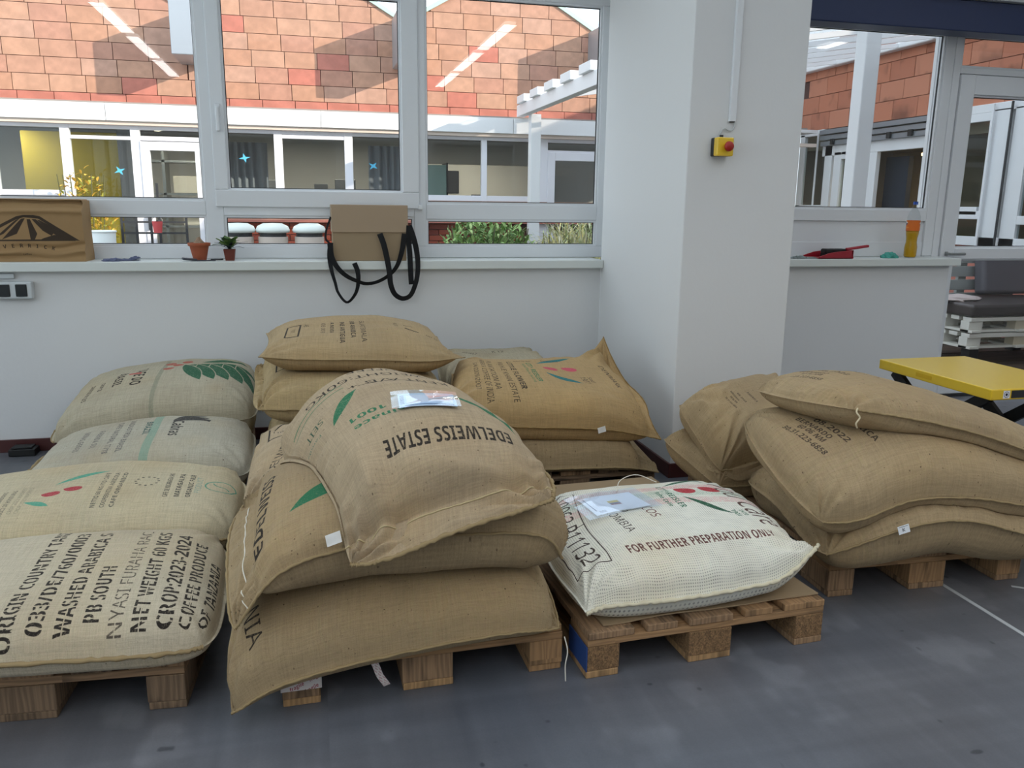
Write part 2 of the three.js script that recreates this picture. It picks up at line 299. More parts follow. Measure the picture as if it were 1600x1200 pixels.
  for (const [x, w, y0] of [[-4.3, 0.09, 0], [-3.45, 0.09, 0], [-2.68, 0.1, 0], [-1.93, 0.1, 0], [-1.12, 0.12, 0], [-0.32, 0.1, 1.38], [0.52, 0.1, 1.38], [1.45, 0.06, 1.38], [2.24, 0.07, 1.38], [3.02, 0.14, 0], [4.1, 0.12, 0], [5.2, 0.1, 0]]) post(x, w, y0, 2.19);
  const rail = (x0, x1, y0, y1) => part('window_rail', rbox(x0, x1, y0, y1, ZB - 0.05, ZB + 0.025, 0.004), fr, b);
  rail(-4.3, 5.2, 2.15, 2.19); rail(-4.3, -2.68, 1.39, 1.45); rail(-2.68, -1.93, 2.03, 2.07); rail(-1.93, -1.12, 2.03, 2.08); rail(-1.12, 3.02, 1.385, 1.455); rail(-0.32, 0.52, 2.1, 2.15); rail(3.02, 5.2, 1.98, 2.05);
  rail(-4.3, -1.12, 0, 0.1);
  const leaf = (x0, x1) => { const g = new THREE.Group(); g.name = 'door_leaf'; b.add(g); for (const [a, c, e, f] of [[x0, x0 + 0.1, 0.05, 2.02], [x1 - 0.1, x1, 0.05, 2.02], [x0 + 0.1, x1 - 0.1, 1.92, 2.02], [x0 + 0.1, x1 - 0.1, 0.05, 0.2]]) part('leaf_bar', rbox(a, c, e, f, ZB - 0.03, ZB + 0.045, 0.004), fr, g); part('door_handle', rbox(x0 + 0.03, x0 + 0.06, 1.0, 1.16, ZB + 0.045, ZB + 0.08, 0.005), M.gasket, g); };
  leaf(-1.88, -1.18); leaf(3.09, 4.04);
  for (const [x0, x1, y0] of [[-4.3, -3.45, 1.45], [-3.45, -2.68, 1.45], [-2.68, -1.93, 0.1], [-1.93, -1.12, 0.1], [-1.12, -0.32, 1.45], [-0.32, 0.52, 1.45], [0.52, 1.45, 1.45], [1.45, 2.24, 1.45], [2.24, 3.02, 1.45], [3.02, 4.1, 0.1], [4.1, 5.2, 0.1]]) part('window_pane', new THREE.PlaneGeometry(x1 - x0, 2.15 - y0).translate((x0 + x1) / 2, (y0 + 2.15) / 2, ZB - 0.01), gp, b);
  part('low_panel', box(-4.3, -2.68, 0, 1.39, ZB - 0.05, ZB), fr, b);
  // the room behind those windows
  part('inner_wall', box(-6, 6.95, 0, 2.5, -14.6, -14.4), std({ color: 0xb6b6b2 }), b);
  part('inner_ceiling', box(-6, 6.95, 2.4, 2.46, -14.5, -10.8), std({ color: 0x8a827c }), b);
  part('inner_floor', box(-6, 6.95, -0.02, 0.02, -14.5, -10.78), std({ color: 0x4a4c4e }), b);
  part('inner_side', box(-6.1, -6, 0, 2.46, -14.5, -10.8), std({ color: 0x9a9c9c }), b);
  const sticker = std({ color: 0x57b7dd, side: THREE.DoubleSide });
  for (const [x, y, a] of [[-0.72, 1.86, 0.2], [0.82, 1.8, 0.9], [-2.13, 1.68, 0.5]]) {
    const s = new THREE.Shape(); for (let k = 0; k < 8; k++) { const r = k % 2 ? 0.022 : 0.07, t = a + (k * Math.PI) / 4; s[k ? 'lineTo' : 'moveTo'](x + r * Math.cos(t), y + r * 0.8 * Math.sin(t)); }
    part('window_sticker', new THREE.ExtrudeGeometry(s, { depth: 0.002, bevelEnabled: false }).translate(0, 0, ZB + 0.002), sticker, b, 'light blue star sticker');
  }
}
for (const [x, z, l, where] of [[-1.75, -12.4, 1.2, 'above the far glazed door'], [-0.72, -12.3, 1.0, 'behind the window with the first blue star sticker right of the mullion'], [0.62, -12.6, 1.0, 'above the pleated curtain of the far windows'], [2.55, -12.2, 1.2, 'left of the white canopy post'], [-3.7, -12.0, 1.2, 'behind the leftmost far window']]) {
  const t = thing('tube_light', 'lit fluorescent tube ' + where, 'ceiling light', [x, 2.3, z], 0.5, 'tube lights in the building across');
  part('tube_body', rbox(-0.05, 0.05, 0.03, 0.09, -l / 2, l / 2, 0.01), M.white, t);
  part('tube_glow', rbox(-0.035, 0.035, 0, 0.03, -l / 2, l / 2, 0.008), std({ color: 0xffffff, emissive: 0xfff0c8, emissiveIntensity: 2.2 }), t);
  const q = new THREE.RectAreaLight(0xfff3dc, 75, 0.1, l); q.rotation.x = -Math.PI / 2; q.position.y = -0.006; q.name = 'tube_lamp'; t.add(q);
}
// what stands behind and before those windows
{
  const y = thing('room_divider', 'olive yellow partition panel behind the left windows across the courtyard', 'partition', [-3.0, 0.02, -12.4]);
  part('panel', rbox(-0.62, 0.55, 0, 2.2, -0.04, 0.04, 0.005), std({ color: 0x9a8a1e }), y); part('edge_post', rbox(0.55, 0.75, 0, 2.3, -0.06, 0.06, 0.005), std({ color: 0x6d7075 }), y);
  const sh = thing('shelf_unit', 'grey metal shelf unit seen through the glazed door across the courtyard', 'shelf', [-1.95, 0.02, -12.9]);
  for (const x of [-0.75, 0, 0.75]) part('upright', box(x - 0.02, x + 0.02, 0, 2, -0.2, 0.2), M.steel, sh);
  for (const h of [0.5, 0.95, 1.4, 1.85]) part('shelf_board', box(-0.75, 0.75, h, h + 0.03, -0.2, 0.2), M.steel, sh);
  for (const [x, h, w, q, which] of [[-0.5, 1.43, 0.3, 0.2, 'small pale storage box at the left of the metal shelf behind the glazed door'], [0.3, 1.43, 0.4, 0.24, 'wide pale storage box on the upper metal shelf behind the glazed door'], [0.35, 0.98, 0.3, 0.3, 'tall pale storage box on the lower metal shelf behind the glazed door']]) single('storage_box', rbox(-1.95 + x - w / 2, -1.95 + x + w / 2, h + 0.02, h + 0.02 + q, -13.05, -12.8, 0.01), std({ color: 0xa9a69c }), which, 'box', 'boxes on the shelf unit across');
  for (const [x, c, l] of [[-0.95, 0x8a8f96, 'pale grey'], [0.98, 0x9aa0a8, 'bluish grey']]) {
    const g = new THREE.PlaneGeometry(0.62, 2.0, 60, 1), p = g.attributes.position; for (let i = 0; i < p.count; i++) p.setZ(i, 0.03 * Math.sin(p.getX(i) * 60 + Math.sin(p.getX(i) * 13)));
    g.computeVertexNormals(); single('curtain', g.translate(x + 0.15, 1.1, -11.6), std({ color: c, side: THREE.DoubleSide, roughness: 0.95 }), l + ' pleated curtain hanging behind the far window', 'curtain');
  }
  const dk = thing('workbench', 'dark workbench with screens behind the middle windows across the courtyard', 'workbench', [0.1, 0.02, -12.6]);
  part('bench_top', rbox(-0.9, 0.7, 1.38, 1.43, -0.3, 0.3, 0.005), std({ color: 0x3f4244 }), dk); part('bench_leg', box(-0.88, -0.8, 0, 1.38, -0.3, 0.3), M.black, dk); part('bench_leg', box(0.6, 0.68, 0, 1.38, -0.3, 0.3), M.black, dk);
  for (const [x, s] of [[-0.55, 0.26], [0.1, 0.2], [0.45, 0.3]]) part('screen', rbox(x - s / 2, x + s / 2, 1.45, 1.45 + s * 0.7, -0.05, 0.0, 0.01), std({ color: 0x55585c }), dk);
  const cb = thing('glass_cabinet', 'pale green glass cabinet behind the right hand windows across the courtyard', 'cabinet', [1.72, 0.02, -11.7]);
  part('cabinet_body', rbox(-0.2, 0.17, 0, 1.85, -0.3, 0.1, 0.01), std({ color: 0x9bbab4 }), cb); part('cabinet_edge', box(0.17, 0.19, 0, 1.88, -0.3, 0.11), M.gasket, cb);
  const ks = thing('kitchen_unit', 'white kitchen unit with dark oven behind the right hand windows', 'kitchen unit', [2.35, 0.02, -13.6]);
  part('unit_body', rbox(-0.5, 1.6, 0, 1.95, -0.4, 0.1, 0.01), std({ color: 0xcfcdc6 }), ks); part('oven_front', rbox(-0.42, 0.05, 1.5, 1.85, 0.1, 0.13, 0.01), std({ color: 0x22262e }), ks); part('oven_front', rbox(0.25, 0.5, 1.32, 1.48, 0.1, 0.2, 0.01), std({ color: 0x22262e }), ks); for (const s of [-1, 1]) part('crossed_rod', rbox(-0.006, 0.006, -0.5, 0.5, 0, 0.012, 0.003).rotateZ(s * 0.3).translate(1.35, 1.65, 0.14), M.gasket, ks);
  // canopy of steel posts, beam, glass panes and purlins between the two buildings
  const c = thing('canopy', 'white steel canopy with a stepped glass roof beside the right wing', 'canopy');
  part('far_post', rbox(2.74, 2.87, 0, 2.45, -10.4, -10.27, 0.006), M.outWhite, c);
  part('near_post', rbox(4.235, 4.37, -0.02, 2.95, -6.02, -5.885, 0.01), M.outWhite, c);
  part('edge_beam', rbox(2.66, 2.76, 2.45, 2.59, -10.7, -5.3, 0.006), M.outWhite, c);
  const tilt = (3.3 - 2.6) / (7.2 - 2.7);
  for (let i = 0; i < 9; i++) {
    const z = -10.5 + i * 0.62;
    part('purlin', box(0, 4.45, 0, 0.05, z - 0.018, z + 0.018).rotateZ(Math.atan(tilt)).translate(2.7, 2.6, 0), M.outWhite, c);
    part('purlin_end', rbox(2.62, 2.78, 2.59, 2.68, z - 0.04, z + 0.3, 0.005), M.outWhite, c);
    if (i < 8) part('roof_pane', new THREE.BoxGeometry(4.4, 0.008, 0.6).rotateZ(Math.atan(tilt)).translate(4.9, 2.68 + tilt * 2.2, z + 0.31), phys({ color: 0xffffff, transmission: 1, thickness: 0, roughness: 0.06, ior: 1.45 }), c);
  }
}
// right wing, running towards the viewer
function shifted(g, k) { const q = worldUV(g), uv = q.attributes.uv; for (let i = 0; i < uv.count; i++) uv.setXY(i, uv.getX(i) + k * 1.7, uv.getY(i) + k); return q; }
{
  const w = thing('building', 'right wing with weathered terracotta tiles, folded metal blinds and a wide open door', 'building');
  const X = 7.2, f = X / 6.5, Z = (z) => z * f, Y = (y) => 1.3475 + (y - 1.3475) * f, fr = std({ color: 0xdfe3e6, roughness: 0.5 });
  const tiles = new THREE.Group(); tiles.name = 'tiled_wall'; w.add(tiles);
  const YB = Y(2.34), YT = Y(3.08);
  part('wall_core', box(X + 0.02, X + 0.2, YB, YT, -11.4, -5.1), std({ color: 0x4a2a20 }), tiles);
  const rows = [0.24, 0.235, 0.235, 0.12]; let y = YB;
  rows.forEach((h, r) => {
    for (let i = 0; i < 15; i++) { const z0 = -11.35 + i * 0.44 + ((r * 0.37) % 1) * 0.44 - 0.2; if (z0 < -5.9) part('tile', shifted(box(X - 0.004 * hash(r, i, 2), X + 0.02, y + 0.004, y + h - 0.004, Math.max(z0, -11.39) + 0.004, z0 + 0.436), r * 0.37 + i * 0.53), terraOld[Math.floor(hash(i, r, 17) * 3)], tiles); }
    y += h;
  });
  part('eaves_gutter', rbox(X - 0.1, X + 0.03, YT, YT + 0.08, -11.4, -5.1, 0.02), M.outWhite, w);
  part('roof_slope', plate([[X, YT], [9.6, YT], [8.4, 4.5]], 6.3).translate(0, 0, -11.4), std({ color: 0x8a5a48 }), w);
  const bx = (n, z0, z1, y0, y1, m, d = 0.06, off = 0) => part(n, rbox(X + off - d / 2, X + off + d / 2, Y(y0), Y(y1), Z(z0), Z(z1), 0.005), m, w);
  bx('fascia_board', -10.2, -9.7, 2.27, 2.34, fr); bx('fascia_board', -7.5, -5.2, 2.28, 2.36, fr);
  const slat = phys({ color: 0x8f959b, roughness: 0.4, metalness: 0.4 });
  for (let k = 0; k < 3; k++) bx('blind_slat', -9.68, -7.5, 2.125 + k * 0.07, 2.18 + k * 0.07, slat, 0.05 + 0.03 * k, -0.05);
  for (const z of [-9.4, -8.35, -8.0]) bx('blind_clip', z - 0.03, z + 0.03, 2.13, 2.2, M.black, 0.03, -0.1);
  bx('lintel', -9.68, -7.5, 2.0, 2.125, fr);
  bx('window_post', -9.62, -9.47, 0, 2.125, fr); bx('window_post', -10.2, -10.1, 1.35, 2.3, fr); bx('window_rail', -10.2, -9.6, 1.33, 1.39, fr); bx('blind_guide', -9.77, -9.745, 1.35, 2.3, fr, 0.02, -0.06);
  const leafz = [[-9.42, -9.28], [-9.02, -8.9]]; for (const [a, e] of leafz) bx('leaf_bar', a, e, 0, 2.04, fr); bx('leaf_bar', -9.28, -9.02, 1.95, 2.04, fr);
  bx('window_post', -8.78, -8.6, 0, 2.0, fr); bx('window_post', -7.85, -7.5, 0, 2.3, fr);
  bx('wall_panel', -10.2, -9.6, 0, 1.33, fr); bx('window_rail', -7.5, -7.0, 1.3, 1.38, fr);
  // the glazed part nearest to us
  bx('window_post', -6.97, -6.72, 1.0, 2.3, fr); bx('window_post', -6.68, -6.5, 1.0, 2.3, fr); bx('window_rail', -7.5, -6.97, 1.26, 1.34, fr); bx('window_rail', -7.5, -5.2, 1.0, 1.09, fr); bx('window_rail', -7.5, -6.97, 2.2, 2.28, fr);
  bx('window_rail', -6.5, -5.2, 1.22, 1.3, fr);
  bx('blind_guide', -6.925, -6.895, 1.0, 2.35, fr, 0.02, -0.07); bx('blind_guide', -6.695, -6.675, 1.0, 2.35, M.gasket, 0.02, -0.07);
  bx('terracotta_base', -7.5, -5.2, 0, 1.0, terraRed[1], 0.06, 0.02);
  part('inner_end', box(X + 0.1, X + 1.7, 0, YB, -11.4, -11.32), std({ color: 0x7f7c76 }), w); part('inner_end', box(X + 0.1, X + 1.7, 0, YB, -5.1, -5.02), std({ color: 0x7f7c76 }), w);
  part('inner_back', box(X + 1.6, X + 1.7, 0, YB, -11.3, -5.1), std({ color: 0x8a7a58 }), w);
  part('inner_ceiling', box(X + 0.1, X + 1.7, Y(2.1), YB, -11.3, -5.1), std({ color: 0x8d8572 }), w); part('inner_floor', box(X + 0.03, X + 1.7, -0.02, 0.02, -11.3, -5.1), std({ color: 0x5a564f }), w);
  part('inner_partition', box(X + 0.25, X + 0.32, 0, Y(1.95), Z(-8.75), Z(-8.36)), std({ color: 0x1c2636 }), w);
  part('inner_partition', box(X + 0.1, X + 1.6, 0, YB, Z(-7.72), Z(-7.66)), std({ color: 0x9a8a64 }), w);
  const gp = phys({ color: 0xd8e2e2, transmission: 1, thickness: 0, roughness: 0, ior: 1.5 });
  for (const [z0, z1, y0] of [[-10.1, -9.62, 1.39], [-9.28, -9.02, 0.1], [-7.5, -6.97, 1.09], [-6.5, -5.2, 1.09]]) part('window_pane', new THREE.PlaneGeometry(Z(z1) - Z(z0), Y(2.2) - Y(y0)).rotateY(-Math.PI / 2).translate(X, (Y(y0) + Y(2.2)) / 2, (Z(z0) + Z(z1)) / 2), gp, w);
  const t = thing('tube_light', 'warm lit tube light inside the open door of the right wing', 'ceiling light', [X + 0.8, Y(1.98), Z(-8.3)]);
  part('tube_glow', rbox(-0.03, 0.03, 0, 0.04, -0.5, 0.5, 0.01), std({ color: 0xffffff, emissive: 0xffe2a8, emissiveIntensity: 2.5 }), t);
  const q = new THREE.RectAreaLight(0xffe2a8, 34, 0.1, 1); q.rotation.x = -Math.PI / 2; q.position.y = -0.006; q.name = 'tube_lamp'; t.add(q);
  for (const [z, h, d] of [[-8.12, 0.35, 0.3], [-7.9, 0.55, 0.34]]) single('cardboard_box', rbox(X + 0.9, X + 1.2, 1.0, 1.0 + h, Z(z) - d / 2, Z(z) + d / 2, 0.008), std({ color: 0x6b5a45 }), h > 0.5 ? 'taller brown cardboard box inside the open door of the right wing' : 'shorter brown cardboard box inside the open door of the right wing', 'box');
  single('cupboard', rbox(X + 0.75, X + 1.3, 0.02, 1.0, Z(-8.3), Z(-7.74), 0.01), std({ color: 0x75684e }), 'low brown cupboard carrying boxes inside the open door of the right wing', 'cupboard');
}

// ---------------------------------------------------------------- pallets
const solids = [{ x0: -5, x1: 1.735, y0: 0, y1: 3, z0: -5.2, z1: -4.79 }, { x0: 1.735, x1: 2.33, y0: 0, y1: 3, z0: -5.2, z1: -3.66 }];
const pallets = [];
const TOP = 0.144;
function pallet(label, x, z, turnDeg, opt = {}) {                  // x, z: front left corner on the floor; the 1.2 m side runs away from us
  const t = thing('euro_pallet', label, 'pallet', [x, 0, z], THREE.MathUtils.degToRad(-turnDeg), 'wooden pallets under the sacks');
  const wm = () => woodMats[opt.old ? 2 + Math.floor(rnd() * 2) : Math.floor(rnd() * 3)];
  const P = (name, x0, x1, y0, y1, z0, z1, mat) => {
    const g = worldUV(rbox(x0 + rr(-0.002, 0.002), x1 + rr(-0.002, 0.002), y0, y1, z0, z1 + rr(-0.003, 0.003), 0.003, 1)), uv = g.attributes.uv, o = rr(0, 5), q = rr(0, 5);
    for (let i = 0; i < uv.count; i++) { const a = uv.getX(i), b = uv.getY(i); if (x1 - x0 > z1 - z0) uv.setXY(i, a + o, b + q); else uv.setXY(i, b + o, a + q); }
    return part(name, g, mat || wm(), t);
  };
  const xs = [[0, 0.145], [0.186, 0.286], [0.3275, 0.4725], [0.514, 0.614], [0.655, 0.8]];
  for (const [a, b] of xs) P('top_board', a, b, 0.122, 0.144, -1.2, 0);
  for (const z1 of [0, -0.5275, -1.055]) P('stringer_board', 0, 0.8, 0.1, 0.122, z1 - 0.145, z1);
  for (const z1 of [0, -0.5275, -1.055]) for (const [a, b] of [[0, 0.1], [0.3275, 0.4725], [0.7, 0.8]]) {
    const bl = P('block', a, b, 0.022, 0.1, z1 - 0.145, z1, opt.chip ? chipMat : woodMats[opt.old ? 3 : rnd() < 0.5 ? 2 : 1]);
    if (opt.blue && a === 0) part('blue_paint', box(a - 0.003, a, 0.022, 0.1, z1 - 0.145, z1 - 0.002), phys({ color: 0x2a4a86, roughness: 0.6 }), t, 'blue painted block side');
  }
  for (const [a, b] of [[0, 0.1], [0.3275, 0.4725], [0.7, 0.8]]) P('bottom_board', a, b, 0, 0.022, -1.2, 0);
  pallets.push({ x, z, c: Math.cos(THREE.MathUtils.degToRad(turnDeg)), s: Math.sin(THREE.MathUtils.degToRad(turnDeg)) });
  return t;
}
pallet('old brown wooden pallet under the stencilled sack at the left edge', -1.169, -2.192, 3.9, { old: true });
pallet('wooden pallet with a taped block, under the two long sacks and the draped one', -0.12, -2.077, -1.36);
pallet('chipboard block pallet with blue painted side, under the white woven sack', 0.735, -2.024, -3.0, { chip: true, blue: true });
pallet('orange brown wooden pallet under the three plain sacks on the right', 1.735, -2.328, 1.8);
pallet('wooden pallet mostly hidden against the wall under the rear left sacks', -1.16, -3.47, 1);
pallet('wooden pallet hidden by the wall under the stack of three rear sacks', -0.12, -3.44, 0);
pallet('wooden pallet with board ends showing behind the cardboard sheet', 0.76, -3.437, -1, { old: true });
function supportTop(x, z) {                                        // floor or pallet under a point
  for (const p of pallets) { const dx = x - p.x, dz = z - p.z, a = dx * p.c + dz * p.s, b = -dx * p.s + dz * p.c; if (a > -0.01 && a < 0.81 && b < 0.012 && b > -1.21) return TOP + 0.001; }
  return 0.002;
}

// ---------------------------------------------------------------- jute sacks
const weaveBump = dataTex(128, 128, (i, j) => { const a = Math.sin((i / 128) * 16 * Math.PI * 2), b = Math.sin((j / 128) * 16 * Math.PI * 2), over = ((i >> 3) + (j >> 3)) & 1; return [128 + (over ? 70 * Math.abs(a) : 70 * Math.abs(b)) - 35 + 30 * (hash(i, j, 3) - 0.5)]; }, false);
function clothTile(seedN, open) {                                   // 512 px of woven cloth, grey values about 1 with slubs
  return canvas(512, 512, (c) => {
    const im = c.createImageData(512, 512), d = im.data;
    for (let j = 0; j < 512; j++) for (let i = 0; i < 512; i++) {
      const warp = vnoise(i / 1.6, j / 46, seedN, 320, 0), weft = vnoise(i / 46, j / 1.6, seedN + 1, 0, 320), k = (j * 512 + i) * 4;
      let v = 0.92 + 0.09 * (warp - 0.5) + 0.1 * (weft - 0.5) + 0.13 * (hash(i, j, seedN + 2) - 0.5);
      if (open) { const gx = Math.abs(((i % 12.8) / 12.8) * 2 - 1), gy = Math.abs(((j % 12.8) / 12.8) * 2 - 1), hole = sstep(gx * gy, 0.34, 0.66) * (0.25 + 0.75 * vnoise(i / 42.67, j / 36.57, seedN + 5, 12, 14)); v = 1.0 + 0.06 * (warp - 0.5) + 0.06 * (weft - 0.5); v *= 1.0 - 0.5 * hole; }
      d[k] = d[k + 1] = d[k + 2] = clamp(v * 255, 0, 255); d[k + 3] = 255;
    }
    c.putImageData(im, 0, 0);
  });
}
const clothA = clothTile(1001, false), clothB = clothTile(1101, true);
function sackMap(w, h, base, prof, seedN, draw, open, kx = 1) {             // base colour, cloth, slubs and the stencilled print
  return canvasTex(canvas(w, h, (c) => {
    c.fillStyle = base; c.fillRect(0, 0, w, h);
    c.globalCompositeOperation = 'multiply';
    c.fillStyle = c.createPattern(open ? clothB : clothA, 'repeat'); c.fillRect(0, 0, w, h);
    c.globalCompositeOperation = 'source-over';
    const r = (k) => hash(k, seedN, 77);
    for (let k = 0; k < 26; k++) { const x = r(k) * w, y = r(k + 100) * h, R = (0.06 + 0.16 * r(k + 200)) * w, g = c.createRadialGradient(x, y, 0, x, y, R), col = r(k + 300) > 0.5 ? '190,150,92' : '120,100,76'; g.addColorStop(0, `rgba(${col},0.10)`); g.addColorStop(1, `rgba(${col},0)`); c.fillStyle = g; c.fillRect(x - R, y - R, 2 * R, 2 * R); }
    if (!open) for (let k = 0; k < prof; k++) { const x = r(k + 400) * w, y = r(k + 1400) * h, a = 0.25 + 0.6 * r(k + 2400); c.fillStyle = `rgba(58,42,28,${a})`; c.fillRect(x, y, 1 + 3 * r(k + 3400), 1 + 4 * r(k + 4400)); }
    if (draw) {
      const ink = canvas(w, h, (q) => { q.textBaseline = 'middle'; q.textAlign = 'center'; draw(q, w, h); });
      const q = ink.getContext('2d'), im = q.getImageData(0, 0, w, h), d = im.data;        // the ink breaks up over the threads
      for (let j = 0; j < h; j++) for (let i = 0; i < w; i++) { const k = (j * w + i) * 4 + 3; if (d[k]) d[k] *= clamp(0.45 + 1.2 * vnoise(i / 3, j / 3, seedN + 9) * (0.6 + 0.7 * vnoise(i / 40, j / 40, seedN + 19)), 0.25, 0.95); }
      q.putImageData(im, 0, 0); c.drawImage(ink, 0, 0);
    }
  }));
}
let PM = { x: (u) => u, y: (v) => v, k: 1 };                         // where a share of the sack lies on the cloth laid flat
// print helpers; x, y, size as shares of the sack (x along it, y up from the front edge)
function word(c, w, h, s, x, y, size, { rot = 0, color = '#1d1712', font = 'sans-serif', bold = false, len = 0, italic = false, gaps = false, alpha = 1 } = {}) {
  c.save(); c.translate(PM.x(x) * w, (1 - PM.y(y)) * h); c.rotate((rot * Math.PI) / 180); c.globalAlpha = alpha;
  const px = size * w * PM.k; c.font = `${italic ? 'italic ' : ''}${bold ? 'bold ' : ''}${px}px ${font}`; c.fillStyle = color;
  const m = c.measureText(s).width, k = len ? (len * w * PM.k) / m : 1; c.scale(k, 1); c.fillText(s, 0, 0);
  if (gaps) { c.globalCompositeOperation = 'destination-out'; c.globalAlpha = 1; let a = -m / 2; for (const ch of s) { const cw = c.measureText(ch).width; if ('OCDGQ0368S9BRP'.includes(ch)) { c.fillRect(a + cw * 0.46, -px, px * 0.07, 2 * px); } else if ('HEFNMWA'.includes(ch)) c.fillRect(a, -px * 0.03, cw, px * 0.06); a += cw; } }
  c.restore();
}
function leaf(c, w, h, x0, y0, x1, y1, bend, color, fat = 0.5) {
  x0 = PM.x(x0); x1 = PM.x(x1); y0 = PM.y(y0); y1 = PM.y(y1);
  const a = [x0 * w, (1 - y0) * h], b = [x1 * w, (1 - y1) * h], dx = b[0] - a[0], dy = b[1] - a[1], m = [(a[0] + b[0]) / 2, (a[1] + b[1]) / 2];
  c.fillStyle = color; c.beginPath(); c.moveTo(...a); c.quadraticCurveTo(m[0] - dy * bend, m[1] + dx * bend, ...b); c.quadraticCurveTo(m[0] - dy * bend * fat + dx * 0.1, m[1] + dx * bend * fat + dy * 0.1, ...a); c.fill();
}
function bean(c, w, h, x, y, rx, ry, rot, color) { rx *= PM.k; ry *= PM.k; c.save(); c.translate(PM.x(x) * w, (1 - PM.y(y)) * h); c.rotate((rot * Math.PI) / 180); c.fillStyle = color; c.beginPath(); c.moveTo(-rx * w, -ry * w * 0.5); c.bezierCurveTo(-rx * w * 0.9, ry * w * 1.4, rx * w, ry * w * 1.2, rx * w, 0); c.bezierCurveTo(rx * w, -ry * w, -rx * w * 0.4, -ry * w * 0.9, -rx * w, -ry * w * 0.5); c.fill(); c.restore(); }
const frameBox = (c, w, h, x0, y0, x1, y1, lw, color = '#1d1712') => { c.strokeStyle = color; x0 = PM.x(x0); x1 = PM.x(x1); y0 = PM.y(y0); y1 = PM.y(y1); c.lineWidth = lw * w; c.strokeRect(x0 * w, (1 - y1) * h, (x1 - x0) * w, (y1 - y0) * h); };

const sackBVHs = [];
function catmull(a, t) {                                            // through the points a at 0 .. 1
  const n = a.length - 1; if (n === 0) return a[0].clone();
  const x = clamp(t, 0, 1) * n, i = Math.min(Math.floor(x), n - 1), f = x - i;
  if (n === 1) return a[0].clone().lerp(a[1], f);
  const p1 = a[i], p2 = a[i + 1], p0 = i ? a[i - 1] : p1.clone().multiplyScalar(2).sub(p2), p3 = i + 2 <= n ? a[i + 2] : p2.clone().multiplyScalar(2).sub(p1);
  const q = (k) => 0.5 * (2 * p1[k] + (p2[k] - p0[k]) * f + (2 * p0[k] - 5 * p1[k] + 4 * p2[k] - p3[k]) * f * f + (3 * p1[k] - p0[k] - 3 * p2[k] + p3[k]) * f * f * f);
  return V(q('x'), q('y'), q('z'));
}
const plainMaps = {};
const ray = new THREE.Ray(), tmp = V(0, 0, 0);
